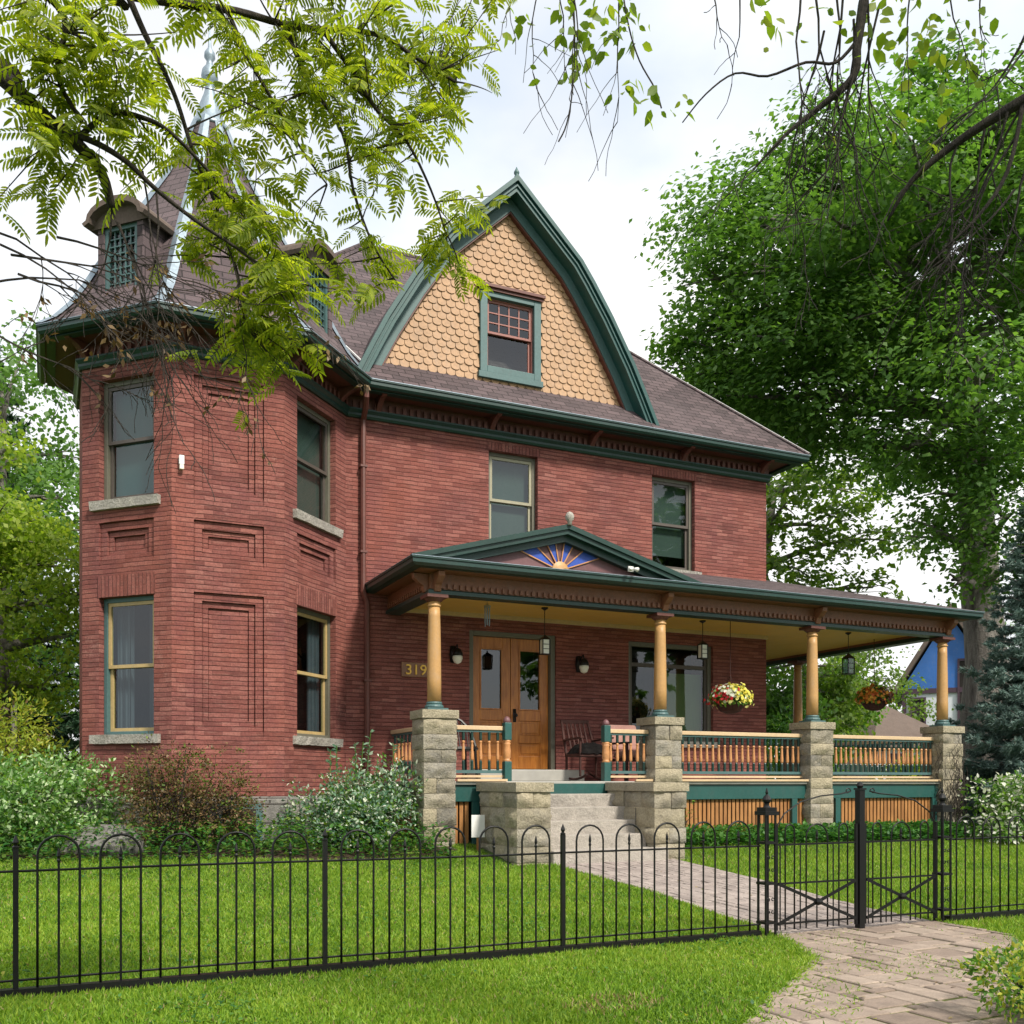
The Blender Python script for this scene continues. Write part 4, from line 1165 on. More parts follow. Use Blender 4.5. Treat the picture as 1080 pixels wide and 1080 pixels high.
# house number
pl = MB(); pl.box(4.56, 5.08, 13.575, 13.597, 2.70, 2.91); PLQ = pl.build('number_plaque', 'plaque', H, bevel=.006)
cu = bpy.data.curves.new('house_number', 'FONT'); cu.body = '319'; cu.size = .205; cu.extrude = .008; cu.bevel_depth = .002
cu.materials.append(M['gold'])
tmp = bpy.data.objects.new('number_curve', cu); me_ = bpy.data.meshes.new_from_object(tmp); bpy.data.objects.remove(tmp)
no = bpy.data.objects.new('house_number', me_); COL.objects.link(no); no.parent = PLQ
no.location = (4.61-6, 13.566-13.6, 2.735-.5); no.rotation_euler = (R(90), 0, 0); no.scale = (1.08, 1, 1)
# ------------------------------------------------------------------ iron fence and gate
FY = 6.1
def spear(m, x, y, z):
    m.lathe(x, y, [(.007, z-.045), (.011, z-.035), (.011, z-.028), (.007, z-.022), (.0115, z-.005), (.009, z+.012), (.002, z+.04)], 6)
def fence_run(name, label, posts, loc, endpost):
    F = thing(name, label, 'fence', loc)
    for x in posts:
        m = MB(); m.box(x-.014, x+.014, FY-.014, FY+.014, -.06, .83)
        m.lathe(x, FY, [(.018, .83), (.019, .84), (.009, .848), (.017, .865), (.012, .88), (.002, .905)], 8); m.build('post', 'iron', F)
    xs_ = posts+[endpost] if endpost > posts[-1] else [endpost]+posts
    rg = random.Random(len(posts))
    m = MB(); m.beam((xs_[0]-.02, FY, .025), (xs_[-1]-.02, FY, .025), .06, .075); m.build('ground_rail', 'iron', F)
    for a, b in zip(xs_, xs_[1:]):
        m = MB(); sg = rg.uniform(-.006, .004)
        for z in (.705, .105):
            m.tube([(a+(b-a)*k/6, FY+.011, z+sg*math.sin(math.pi*k/6)) for k in range(7)], .0075, 6)
        m.build('rail', 'iron', F)
        p = (b-a)/16
        for i in range(5):
            c = a+p*(2+3*i); j = rg.uniform(-.004, .004); zt = .895+j-p
            h = MB(); arc = [(c-p, FY, .03), (c-p, FY, .4), (c-p, FY, zt)]+[(c-p*math.cos(math.pi*k/10), FY, zt+p*math.sin(math.pi*k/10)) for k in range(1, 10)]+[(c+p, FY, zt), (c+p, FY, .4), (c+p, FY, .03)]
            h.tube(arc, .0072, 6); h.build('hoop', 'iron', F, smooth=True)
            k = MB(); k.tube([(c, FY-.001, .03), (c, FY-.001, .765)], .0068, 6); spear(k, c, FY-.001, .79); k.build('picket', 'iron', F)
    return F
fence_run('iron_fence', 'long black hoop-topped iron fence left of the gate with five hoops per bay', [-1.87, -.17, 1.55, 3.22], (1.5, FY, 0), 4.93)
fence_run('iron_fence', 'short black iron fence run right of the gate with scrollwork in its hoops', [8.6, 10.3], (8.6, FY, 0), 6.9)
F2 = COL.objects['iron_fence.001']
sx = MB(); p = (8.6-6.9)/16
for i in range(5):
    c = 6.9+p*(2+3*i)
    for s in (-1, 1):
        sx.tube([(c+s*(.035+.03*math.cos(t)*(1-t/7)), FY, .84+.03*math.sin(t)*(1-t/7)) for t in [q*.5 for q in range(12)]], .004, 5)
sx.build('scroll', 'iron', F2)
def cage_post(name, label, x, group=None):
    G = thing(name, label, 'gate post', (x, FY, 0), group)
    m = MB(); w = .045
    for a, b in ((-w, -w), (w, -w), (w, w), (-w, w)): m.box(x+a-.007, x+a+.007, FY+b-.007, FY+b+.007, -.03, .94)
    m.box(x-.006, x+.006, FY-.006, FY+.006, 0, .94)
    m.build('upright', 'iron', G)
    for z in (.11, .41, .72): 
        m = MB(); m.box(x-w-.012, x+w+.012, FY-w-.012, FY+w+.012, z, z+.018); m.build('band', 'iron', G)
    m = MB(); m.box(x-w-.02, x+w+.02, FY-w-.02, FY+w+.02, .941, .97); m.box(x-w-.008, x+w+.008, FY-w-.008, FY+w+.008, .97, 1.0)
    m.lathe(x, FY, [(.03, 1.0), (.018, 1.015), (.018, 1.03), (.032, 1.045), (.035, 1.06), (.022, 1.085), (.008, 1.1), (.012, 1.115), (.008, 1.13), (.002, 1.15)], 10); m.build('finial', 'iron', G)
    m = MB()
    for z0 in (.2, .52):
        for s in (-1, 1):
            for f in (-1, 1):
                m.tube([(x+s*(.02+.017*math.cos(t)*(1-t/8)), FY-w, z0+.05+f*(.045+.017*math.sin(t)*(1-t/8))) for t in [q*.6 for q in range(11)]], .004, 5)
    m.build('scroll', 'iron', G)
    return G
cage_post('gate_post', 'ornate openwork iron gate post where the long fence meets the gate', 4.985)
cage_post('gate_post', 'ornate openwork iron gate post at the right side of the gate, before the stone pier', 6.84)
CXp = 5.925
G = thing('gate_post', 'plain tall black square post in the middle of the double gate', 'gate post', (CXp, FY, 0))
m = MB(); m.box(CXp-.028, CXp+.028, FY-.028, FY+.028, -.02, 1.13); m.build('shaft', 'iron', G, bevel=.003)
m = MB(); m.box(CXp-.035, CXp+.035, FY-.035, FY+.035, 1.131, 1.145); m.lathe(CXp, FY, [(.02, 1.145), (.028, 1.165), (.02, 1.185), (.003, 1.2)], 10); m.build('cap', 'iron', G)
def gate(name, label, x0, x1, rise_right):
    L = thing(name, label, 'gate', (x0, FY, 0))
    y = FY-.004
    m = MB(); 
    for x in (x0, x1): m.box(x-.011, x+.011, y-.011, y+.011, .05, .86)
    for z in (.71, .41, .1): m.beam((x0+.012, y, z), (x1-.012, y, z), .016, .014)
    m.build('gate_frame', 'iron', L)
    p = (x1-x0)/9
    def bar(xa): k = MB(); k.tube([(xa, y, .05), (xa, y, .76)], .0065, 6); spear(k, xa, y, .785); k.build('picket', 'iron', L)
    def hoop(xa, xb):
        c, r = (xa+xb)/2, (xb-xa)/2; zt = .865-r
        k = MB(); k.tube([(xa, y, .05), (xa, y, zt)]+[(c-r*math.cos(math.pi*i/8), y, zt+r*math.sin(math.pi*i/8)) for i in range(1, 8)]+[(xb, y, zt), (xb, y, .05)], .0068, 6); k.build('hoop', 'iron', L, smooth=True)
    hoop(x0+p, x0+2*p); hoop(x0+3.3*p, x0+5.7*p); bar(x0+4.5*p); hoop(x0+7*p, x0+8*p)
    for xa in (x0+.45*p, x0+2.65*p, x0+6.35*p): 
        k = MB(); k.tube([(xa, y, .05), (xa, y, .72)], .006, 6); k.build('picket', 'iron', L)
    m = MB(); c = ((x0+x1)/2, y-.012, .255)
    for a, b in (((x0+.01, .41), (x1-.01, .1)), ((x0+.01, .1), (x1-.01, .41))): m.beam((a[0], y-.014, a[1]), (b[0], y-.014, b[1]), .008, .024)
    m.lathe(c[0], y-.015, [(.001, .225), (.03, .235), (.036, .255), (.03, .275), (.001, .285)], 10); m.build('cross_brace', 'iron', L)
    m = MB()
    q = [(0, .84), (.1, .95), (.3, 1.04), (.55, 1.085), (.8, 1.10), (.93, 1.12)]
    pts = [((x0+(x1-x0)*a) if rise_right else (x1-(x1-x0)*a), y, z) for a, z in q]
    m.tube(pts, .006, 6); e = pts[-1]; sgn = 1 if rise_right else -1
    m.tube([(e[0]-sgn*.03+.03*sgn*math.cos(t)*(1-t/8), y, e[2]+.03*math.sin(t)*(1-t/8)) for t in [i*.6 for i in range(10)]], .005, 5)
    m.build('arched_scroll', 'iron', L)
    return L
gate('garden_gate', 'left leaf of the black iron double gate, beside the long fence', 5.07, 5.88, True)
gate('garden_gate', 'right leaf of the black iron double gate, nearer the stone corner pier', 5.97, 6.76, False)

# ------------------------------------------------------------------ porch things
def rocking_chair(x, y, z, rz, label):
    Rr = thing('rocking_chair', label, 'chair', (x, y, z))
    def P(a, b, c): return (x+a, y+b, z+c)
    m = MB()
    for s in (-.25, .25): m = MB(); m.tube([P(s, -.42+.84*k/10, .03+.35*((k/10-.45)**2)) for k in range(11)], .018, 6); m.build('rocker', 'darkwood', Rr)
    for s in (-.25, .25):
        m = MB(); m.tube([P(s, -.22, .07), P(s, -.22, .62)], .018, 6); m.build('leg', 'darkwood', Rr)
        m = MB(); m.tube([P(s, .2, .05), P(s, .2, .42)], .018, 6); m.build('leg', 'darkwood', Rr)
        m = MB(); m.beam(P(s, -.28, .635), P(s, .27, .61), .06, .025); m.build('armrest', 'darkwood', Rr, bevel=.005)
    m = MB(); m.box(x-.27, x+.27, y-.25, y+.22, z+.36, z+.4); m.build('seat', 'darkwood', Rr, bevel=.006)
    m = MB()
    for s in (-.24, .24): m.beam(P(s*1.05, .2, .38), P(s*.92, .42, .92), .035, .03)
    for t in (.05, .96): m.beam(P(-.24, .2+.22*t, .38+.54*t), P(.24, .2+.22*t, .38+.54*t), .03, .05)
    m.build('back_frame', 'darkwood', Rr, bevel=.005)
    for q in (-.15, -.075, 0, .075, .15): m = MB(); m.beam(P(q, .215, .41), P(q*.95, .412, .89), .022, .012); m.build('back_slat', 'darkwood', Rr)
    m = MB(); nx, ny = 10, 10
    def cu(i, j):
        u, v = i/nx*2-1, j/ny*2-1; h = .16*(1-u**4)*(1-v**4)+.03*mnoise.noise(Vector((i*.9, j*.9, 3)))
        return P(u*.26, v*.25-.02, .401+h)
    for i in range(nx):
        for j in range(ny): m.quad(cu(i, j), cu(i+1, j), cu(i+1, j+1), cu(i, j+1))
    m.build('cushion', 'cushion', Rr, smooth=True)
    return Rr
rocking_chair(7.2, 12.85, 1.2, 0, 'dark red wooden rocking chair with black patterned cushion right of the door')
# armchair with pink cushions behind the short right-hand railing
A_ = thing('porch_armchair', 'low porch armchair with faded pink cushions behind the railing by the second column', 'chair', (7.95, 12.8, 1.2))
m = MB(); x, y, z = 7.95, 12.8, 1.2
for a, b in ((-.28, -.26), (.28, -.26), (-.28, .26), (.28, .26)): m.box(x+a-.025, x+a+.025, y+b-.025, y+b+.025, z, z+.55)
m.box(x-.3, x+.3, y-.28, y+.28, z+.3, z+.34)
for a in (-.28, .28): m.box(x+a-.04, x+a+.04, y-.3, y+.3, z+.551, z+.58)
m.build('chair_frame', 'darkwood', A_, bevel=.005)
m = MB(); m.box(x-.24, x+.24, y-.26, y+.2, z+.341, z+.46); m.build('seat_cushion', 'pink', A_, bevel=.04)
m = MB(); m.beam((x, y+.22, z+.46), (x, y+.36, z+.86), .5, .1, up=(0, 1, 0)); m.build('back_cushion', 'pink', A_, bevel=.04)
# dark round-backed chair behind the first pier
B_ = thing('wicker_chair', 'dark round-backed chair half hidden behind the leftmost stone pier', 'chair', (5.1, 12.75, 1.2))
x, y = 5.1, 12.75
m = MB()
for a, b in ((-.2, -.2), (.2, -.2), (-.2, .2), (.2, .2)): m.tube([(x+a, y+b, 1.2), (x+a*.9, y+b*.9, 1.62)], .018, 6)
m.build('leg', 'blackmetal', B_)
m = MB(); m.lathe(x, y, [(.25, 1.62), (.28, 1.64), (.27, 1.67), (.02, 1.68)], 16); m.build('seat', 'blackmetal', B_)
m = MB()
arc = [(x+.27*math.cos(t), y+.25*math.sin(t)*.9+.02, 1.68+.42*math.sin(t)) for t in [math.pi*k/12 for k in range(13)]]
m.tube(arc, .02, 6)
for k in range(2, 11): m.tube([arc[k], (arc[k][0], y+.1, 1.68)], .008, 4)
m.build('backrest', 'blackmetal', B_)

def lantern(x, y, zc, label, group, body='lampglass', sc=1.0):
    Ln = thing('hanging_lantern', label, 'lantern', (x, y, 3.68), group)
    w = .055*sc; h = .2*sc
    m = MB(); m.lathe(x, y, [(.05, 3.679), (.05, 3.665), (.012, 3.64)], 12); m.tube([(x, y, 3.65), (x, y, zc+h*.85)], .006, 5); m.build('chain', 'blackmetal', Ln)
    m = MB(); t = .006
    for a in (-w, w):
        for b in (-w, w): m.box(x+a-t, x+a+t, y+b-t, y+b+t, zc-h/2, zc+h/2)
    m.box(x-w-.01, x+w+.01, y-w-.01, y+w+.01, zc-h/2-.012, zc-h/2); m.lathe(x, y, [(w*1.6, zc+h/2), (w*1.5, zc+h/2+.012), (.02, zc+h*.8), (.012, zc+h*.86)], 4, ang0=R(45))
    for k in (-.33, .33): m.box(x-w, x+w, y-w-t, y-w+t, zc+k*h*.5-.003, zc+k*h*.5+.003)
    m.build('frame', 'blackmetal', Ln)
    m = MB(); m.box(x-w+.007, x+w-.007, y-w+.007, y+w-.007, zc-h/2, zc+h/2); m.build('pane', body, Ln)
    return Ln
lantern(6.41, 12.7, 3.12, 'square glass porch lantern hanging in front of the double door', 'lanterns hanging from the porch ceiling')
lantern(9.14, 12.7, 3.2, 'square glass porch lantern hanging beside the wide porch window', 'lanterns hanging from the porch ceiling')
lantern(12.08, 12.7, 3.12, 'dark unlit porch lantern hanging near the open corner of the porch', 'lanterns hanging from the porch ceiling', 'dimglass', 1.25)
def sconce(x, z, label):
    S = thing('wall_lamp', label, 'lamp', (x, 13.6, z), 'black wall lamps beside the door')
    m = MB(); m.lathe(x, 13.59, [(.005, z-.13), (.045, z-.12), (.06, z), (.045, z+.12), (.005, z+.13)], 12); m.tube([(x, 13.57, z+.02), (x, 13.5, z+.1), (x, 13.44, z+.12), (x, 13.42, z+.06)], .012, 6); m.build('wall_plate', 'blackmetal', S, smooth=True)
    m = MB(); m.lathe(x, 13.42, [(.02, z+.07), (.05, z+.05), (.075, z-.0), (.08, z-.04)], 14); m.build('shade', 'blackmetal', S, smooth=True)
    m = MB(); m.lathe(x, 13.42, [(.07, z-.04), (.075, z-.08), (.05, z-.14), (.01, z-.16)], 14); m.build('globe', 'lampglass', S, smooth=True)
sconce(5.36, 3.06, 'black wall lamp on the brick left of the double door')
sconce(7.45, 3.02, 'black wall lamp on the brick right of the double door')
C_ = thing('wind_chime', 'small pale wind chime hanging from the porch ceiling left of the door', 'wind chime', (5.43, 12.5, 3.68))
m = MB(); m.tube([(5.43, 12.5, 3.68), (5.43, 12.5, 3.6)], .004, 4); m.lathe(5.43, 12.5, [(.045, 3.58), (.05, 3.6), (.01, 3.62)], 10); m.build('crown_disc', 'sill', C_)
m = MB()
for k in range(6):
    a = k*math.pi/3; m.tube([(5.43+.035*math.cos(a), 12.5+.035*math.sin(a), 3.58), (5.43+.035*math.cos(a), 12.5+.035*math.sin(a), 3.36-.02*(k % 3))], .007, 5)
m.build('tube', 'metal', C_)
S_ = thing('security_light', 'white twin security light on the green porch pediment', 'lamp', (7.09, 11.5, 4.0))
m = MB(); m.box(7.05, 7.13, 11.47, 11.49, 4.02, 4.09); m.build('mount', 'whiteplastic', S_)
for s in (-1, 1):
    m = MB(); m.tube([(7.09+s*.02, 11.46, 4.05), (7.09+s*.04, 11.43, 4.05), (7.09+s*.055, 11.39, 4.035)], [.012, .02, .032], 10); m.build('lamp_head', 'whiteplastic', S_, smooth=True)
S_ = thing('wall_lamp', 'tiny white light box fixed to the turret brick beside the upper left window', 'lamp', (1.43, 12.508, 5.0))
m = MB(); m.box(1.40, 1.46, 12.45, 12.506, 4.99, 5.1); m.build('housing', 'whiteplastic', S_, bevel=.006)
m = MB(); m.box(1.405, 1.455, 12.44, 12.49, 4.93, 4.985); m.build('lens', 'lampglass', S_, bevel=.006)

def basket(name, label, x, y, z, top, rad, cols, wts, seed, group=None):
    g = np.random.default_rng(seed)
    K = thing(name, label, 'flower basket', (x, y, top), group)
    m = MB(); m.lathe(x, y, [(rad*.25, z-rad*.55), (rad*.5, z-rad*.45), (rad*.68, z-.06), (rad*.72, z)], 16); m.build('basket', 'darkwood', K)
    m = MB(); zz = z+rad*1.3
    m.tube([(x, y, top), (x, y, zz)], .006, 5)
    for k in range(3):
        a = k*2.1; m.tube([(x, y, zz), (x+rad*.7*math.cos(a), y+rad*.7*math.sin(a), z)], .005, 4)
    m.build('chain', 'darkwood', K)
    n = 900; d = rdir(g, n); d[:, 2] = np.where(d[:, 2] < -.3, -d[:, 2], d[:, 2]); r = .6+.45*g.random(n)
    P = np.array((x, y, z+.02))+d*r[:, None]*np.array((rad, rad, rad*.72)); N = d+g.normal(size=(n, 3))*.4
    s = .06*(.6+.7*g.random(n)); leaves('foliage', P, np.cross(N, rdir(g, n)), N, s, s*.6, OVATE, 'shrub', K)
    n = 420; d = rdir(g, n); d[:, 1] -= .3; d[:, 2] = np.where(d[:, 2] < -.25, -d[:, 2], d[:, 2]); d /= np.linalg.norm(d, axis=1)[:, None]
    P = np.array((x, y, z+.02))+d*np.array((rad, rad, rad*.75))*(1+.1*g.normal(size=(n, 1))); N = d+g.normal(size=(n, 3))*.3
    side = P[:, 0]-x-(P[:, 2]-z)*.3+g.normal(size=n)*rad*.25
    mi = np.digitize(side, np.array(wts)*rad)
    s = .055*(.7+.6*g.random(n)); leaves('flower', P, np.cross(N, rdir(g, n)), N, s, s, OVATE, cols, K, 'stuff', mi=mi)
basket('hanging_basket', 'hanging basket of red, white and yellow flowers in front of the porch wall', 9.36, 12.3, 2.4, 3.68, .31, ['red', 'whiteflower', 'yellow'], (-.85, -.5), 3, 'flower baskets hanging on the porch')
basket('hanging_basket', 'hanging basket of orange flowers and dark red leaves at the open end of the porch', 13.05, 13.1, 2.6, 3.68, .3, ['orangepetal', 'darkleaf', 'orangepetal'], (-.3, .35), 4, 'flower baskets hanging on the porch')
# little garden card and boulder
K = thing('garden_sign', 'small white card on a stake beside the leftmost stone pier', 'sign', (4.86, 11.45, .35))
m = MB(); m.box(4.83, 4.85, 11.44, 11.46, .3, .62); m.build('stake', 'slat', K)
m = MB(); m.box(4.75, 4.93, 11.425, 11.439, .5, .78); m.build('card', 'whiteplastic', K, bevel=.004)
K = MB(); nu, nv = 26, 14; cx, cy, cz = .62, 12.1, .42
def bp(i, j):
    a = 2*math.pi*i/nu; b = -math.pi/2+math.pi*j/nv; d = Vector((math.cos(a)*math.cos(b), math.sin(a)*math.cos(b), math.sin(b)))
    r = 1+.3*mnoise.noise(d*1.6+Vector((4, 2, 1)))+.1*mnoise.noise(d*5)
    return (cx+d.x*.5*r, cy+d.y*.36*r, cz+d.z*.3*r)
for i in range(nu):
    for j in range(nv): K.quad(bp(i, j), bp(i+1, j), bp(i+1, j+1), bp(i, j+1))
K = K.build('boulder', 'boulder', None, smooth=True)
K['label'] = 'grey rounded boulder under the bushes by the turret'; K['category'] = 'boulder'

# ------------------------------------------------------------------ neighbours seen past the porch
NB = thing('blue_house', 'narrow house with bright blue gable and pale walls seen past the last porch column', 'house', (32.6, 28.9, .6))
fx, fy = .45, -.89     # its front looks towards the street
n2 = Vector((-.75, -.66)); u2 = Vector((.66, -.75)) ; ctr2 = Vector((32.75, 28.85))
A = ctr2-u2*1.75; B = ctr2+u2*1.75
T, L = frame_of(A, B)
m = MB(); m.lbox(T, 0, L, .3, 4.9, 0, 6); m.build('wall', 'paleblue', NB)
m = MB(); m.hexa([T(-.05, 4.9, -.04), T(L+.05, 4.9, -.04), T(L/2+.001, 7.9, -.04), T(L/2-.001, 7.9, -.04), T(-.05, 4.9, 5), T(L+.05, 4.9, 5), T(L/2+.001, 7.9, 5), T(L/2-.001, 7.9, 5)]); m.build('gable', 'bluesiding', NB)
m = MB()
for s in (-1, 1):
    a = T(L/2+s*(L/2+.4), 4.55, 0); b = T(L/2, 8.05, 0)
    p0, p1 = T(L/2+s*(L/2+.4), 4.55, -.4), T(L/2, 8.05, -.4); p2, p3 = T(L/2, 8.05, 6.2), T(L/2+s*(L/2+.4), 4.55, 6.2)
    m.hexa([p0, p1, p2, p3]+[(q[0], q[1], q[2]+.3) for q in (p0, p1, p2, p3)])
m.build('roof', 'darkroof', NB)
for s, z0, z1 in ((.32, 2.7, 4.5), (L/2+.35, 2.5, 6.0), (L-.55, 2.5, 4.5)):
    m = MB()
    for q in ((s-.06, s+.02, z0, z1), (s+.48, s+.56, z0, z1), (s-.06, s+.56, z1, z1+.1), (s-.06, s+.56, z0-.1, z0)): m.lbox(T, *q, -.09, -.041)
    W = m.build('window', 'purple', NB); m = MB(); m.lbox(T, s+.02, s+.48, z0, z1, -.05, -.042); m.build('pane', 'room', W)
m = MB()
for s in (-.02, L-.14): m.lbox(T, s, s+.16, .4, 4.8, -.06, -.001)
m.lbox(T, 0, L, 4.75, 4.95, -.07, -.041); m.build('trim', 'purple', NB)
NB = thing('garden_shed', 'low outbuilding with a grey hipped roof beside the blue house', 'shed', (25.6, 25, .6))
m = MB(); m.box(23.9, 27.4, 24, 27, .4, 2.45); m.build('wall', 'paleblue', NB)
m = MB(); m.add([(23.5, 23.6, 2.4), (27.8, 23.6, 2.4), (27.8, 27.4, 2.4), (23.5, 27.4, 2.4), (25.6, 25.5, 3.9)], [(0, 1, 4), (1, 2, 4), (2, 3, 4), (3, 0, 4), (3, 2, 1, 0)]); m.box(23.45, 27.85, 23.55, 27.45, 2.28, 2.398); m.build('roof', 'darkroof', NB)
m = MB(); m.box(24.6, 25.5, 23.95, 23.999, .8, 2.1); m.build('door', 'purple', NB)

# ------------------------------------------------------------------ trees
g = np.random.default_rng(11)
# big maple right of the house
mc = crown_clumps(g, (16.9, 14.5, 10.2), (5.1, 4.6, 4.7), 58, 1.1, -.5)
mc += [((12.22, 16.38, 10.61), (1.5, 1.4, .9)), ((11.79, 16.58, 9.37), (1.2, 1.2, .7)), ((15.79, 13.18, 7.29), (1.1, 1, .9)), ((16.17, 12.78, 6.18), (1.1, 1, .9)), ((15.30, 13.84, 5.98), (.7, .7, .6)), ((15.62, 13.70, 5.04), (.35, .35, .6)), ((16.19, 12.99, 5.17), (.6, .6, .6)), ((15.79, 13.40, 5.66), (.6, .6, .5)), ((12.39, 16.30, 12.32), (1.5, 1.4, .9)), ((13.43, 15.81, 12.80), (1.5, 1.4, 1)), ((14.64, 15.25, 13.28), (1.6, 1.5, 1)),
       ((16.11, 14.57, 14.04), (1.7, 1.5, 1)), ((17.41, 13.97, 13.66), (1.8, 1.5, 1)), ((13.25, 14.80, 10.68), (1.7, 1.5, 1.1)), ((12.59, 15.65, 8.70), (1.6, 1.5, 1)), ((13.42, 14.72, 8.51), (1.6, 1.5, 1)),
       ((15.14, 13.37, 9.90), (1.7, 1.5, 1.1)), ((14.40, 14.26, 9.23), (1.6, 1.5, 1)), ((14.89, 14.03, 7.61), (1.4, 1.2, .9)), ((15.96, 14.09, 6.85), (.9, .9, .8)), ((14.47, 15.33, 7.94), (1.1, 1.1, .7)), ((16.10, 12.92, 8.32), (1.6, 1.5, 1)),
       ((11.94, 15.85, 11.07), (1.2, 1.2, .8)), ((11.52, 16.04, 9.96), (1.0, 1, .7)), ((12.33, 14.78, 9.42), (1.4, 1.3, .9)), ((15.78, 13.07, 11.31), (1.5, 1.4, 1))]
tree('maple_tree', 'huge green maple with a thick grey trunk right of the house', (17.13, 14.10, 0.97), [(17.13, 14.10, 0.70), (17.06, 14.13, 3.56), (16.92, 14.20, 5.66), (16.71, 14.29, 8.51), (16.37, 14.45, 10.61), (16.11, 14.57, 12.71)],
     mc, 105000, .125, 'maple', 'bark', 21, None, .46, RHOMB, limb_r=.13, flat=.95, fuzz=.12, rnd=.32, sub=55, spread=.25)
# light-leaved tree behind the porch, its low boughs hang in the gap
lc = [((18.48, 21.19, 6.96), (1.6, 1.4, 1.0)), ((18.13, 21.35, 8.76), (1.5, 1.4, 1)), ((19.30, 20.81, 7.99), (1.3, 1.2, .8)), ((20.58, 20.21, 7.73), (1.1, 1, .6)), ((19.07, 20.92, 5.93), (1.3, 1.1, .6)), ((20.23, 20.38, 6.45), (.9, .9, .5)), ((18.83, 21.03, 9.53), (1.4, 1.3, 1)),
      ((20.50, 21.36, 9.31), (1.3, 1.2, .8)), ((17.11, 22.93, 8.24), (2, 2, 1.6)), ((17.84, 22.59, 6.11), (2.0, 2, 1.5)), ((15.66, 23.60, 7.17), (2.4, 2, 1.8)), ((18.08, 22.48, 10.37), (1.9, 1.8, 1.3))]
tree('elm_tree', 'thin-leaved tree behind the porch roof with sky between its boughs', (17.84, 22.59, 0.72), [(17.84, 22.59, 0.51), (17.88, 22.57, 2.91), (18.08, 22.48, 6.11), (18.44, 22.31, 9.31)], lc, 9500, .17, 'olive', 'bark', 22, None, .3)
# hedge of trees seen between the porch columns
def backtree(name, label, u, dist_xy, h, rad, n, mat, seed, group, cz=.58, size=None, ls=.14):
    x, y = dist_xy; z0 = gz(y)
    gg = np.random.default_rng(seed)
    cl = crown_clumps(gg, (x, y, z0+h*cz), (rad, rad, h*.42), 26, size or rad*.42, -.95)
    return tree(name, label, (x, y, z0), [(x, y, z0-.1), (x+.1, y, z0+h*.3), (x, y+.1, z0+h*.55), (x, y, z0+h*.8)], cl, n, ls, mat, 'bark', seed, group, .2, rnd=.6, flat=.3)
GR = 'trees in the gardens behind the porch'
backtree('garden_tree', 'fresh green tree between the house corner and the rear porch column', 0, (18.2, 22.5), 4.6, 1.7, 8000, 'maple', 31, GR)
backtree('garden_tree', 'tall bright green tree seen between the third and last porch columns', 0, (20.4, 23.2), 5.0, 1.9, 9000, 'olive', 32, GR)
backtree('garden_tree', 'rounded yellow-green tree left of the blue house', 0, (22.6, 24.6), 4.2, 1.5, 6500, 'shrub', 33, GR)
backtree('garden_tree', 'dark green tree at the back, left of the gap to the blue house', 0, (27.2, 28.2), 5.9, 2.3, 8000, 'olive', 34, GR)
backtree('garden_tree', 'dark green tree far behind, right of the blue house', 0, (38, 27), 8, 3.5, 8000, 'maple', 35, GR)
shrub('garden_bush', 'yellow-green bush behind the porch railing beside the shed', (19.8, 18.6, .6), (1.5, 1.2, 1.6), 5000, .11, ['golden', 'shrub'], (.4, .6), 36, group='bushes behind the porch')
shrub('garden_bush', 'mid green bush beyond the rear porch column', (16.6, 19.0, .6), (1.2, 1.2, 2.0), 5000, .11, ['cover', 'shrub'], (.5, .5), 37, group='bushes behind the porch')
# blue spruce at the right edge
def conifer(name, label, base, h, r, mat, seed, tiers, n_per, nl=.07, group=None, z_lo=.06):
    gg = np.random.default_rng(seed); rg = random.Random(seed)
    K = thing(name, label, 'tree', base, group); x, y, z = base
    m = MB(); m.tube([(x, y, z-.1), (x, y, z+h*.5), (x, y, z+h)], [r*.07, r*.045, .01], 8); m.build('trunk', 'bark', K)
    bm = MB(); PP = []; AA = []
    for t in range(tiers):
        f = t/(tiers-1); zt = z+h*(z_lo+(1-z_lo-.02)*f); rr = r*(1-f)**.8+.08
        k = max(4, int(11*(1-f)+4)); a0 = rg.random()*6
        for i in range(k):
            a = a0+2*math.pi*i/k+rg.uniform(-.25, .25); L = rr*rg.uniform(.75, 1.12); up = rg.uniform(-.05, .1)-.12*(1-f)
            pts = [Vector((x+math.cos(a)*L*s, y+math.sin(a)*L*s, zt+L*(up*s*2.0-.28*s*(1-s)+.12*s*s))) for s in (0, .25, .5, .75, 1)]
            bm.tube(pts, [.022, .018, .013, .008, .004], 4, cap=False)
            d = Vector((math.cos(a), math.sin(a), 0)); sd = Vector((-d.y, d.x, 0))
            for q in range(int(3+9*L)):
                s = rg.uniform(.15, 1); i0 = min(3, int(s*4)); p = pts[i0].lerp(pts[i0+1], s*4-i0)
                side = rg.choice((-1, 1)); l2 = L*.33*(1.15-s)*rg.uniform(.6, 1.2)+.06
                e = p+(d*.55+sd*side*.8)*l2+Vector((0, 0, rg.uniform(-.35, .05)*l2))
                mm = max(4, int(n_per*l2))
                for w in range(mm):
                    c = w/mm; PP.append(p.lerp(e, c)); AA.append((e-p).normalized())
    bm.build('branch', 'bark', K)
    P = np.array(PP); A = np.array(AA); n = len(P); P = np.repeat(P, 3, 0); A = np.repeat(A, 3, 0)
    A = A+rdir(gg, 3*n)*.95; A[:, 2] += .15; P = P+gg.normal(size=P.shape)*.012
    s = nl*(.7+.6*gg.random(3*n))
    leaves('needles', P, A, rdir(gg, 3*n), s, s*.3, NEEDLE, mat, K)
conifer('blue_spruce', 'blue-grey spruce at the right edge in front of the maple trunk', (15.95, 12.1, .35), 6.4, 1.7, 'spruce', 41, 30, 95, .085)
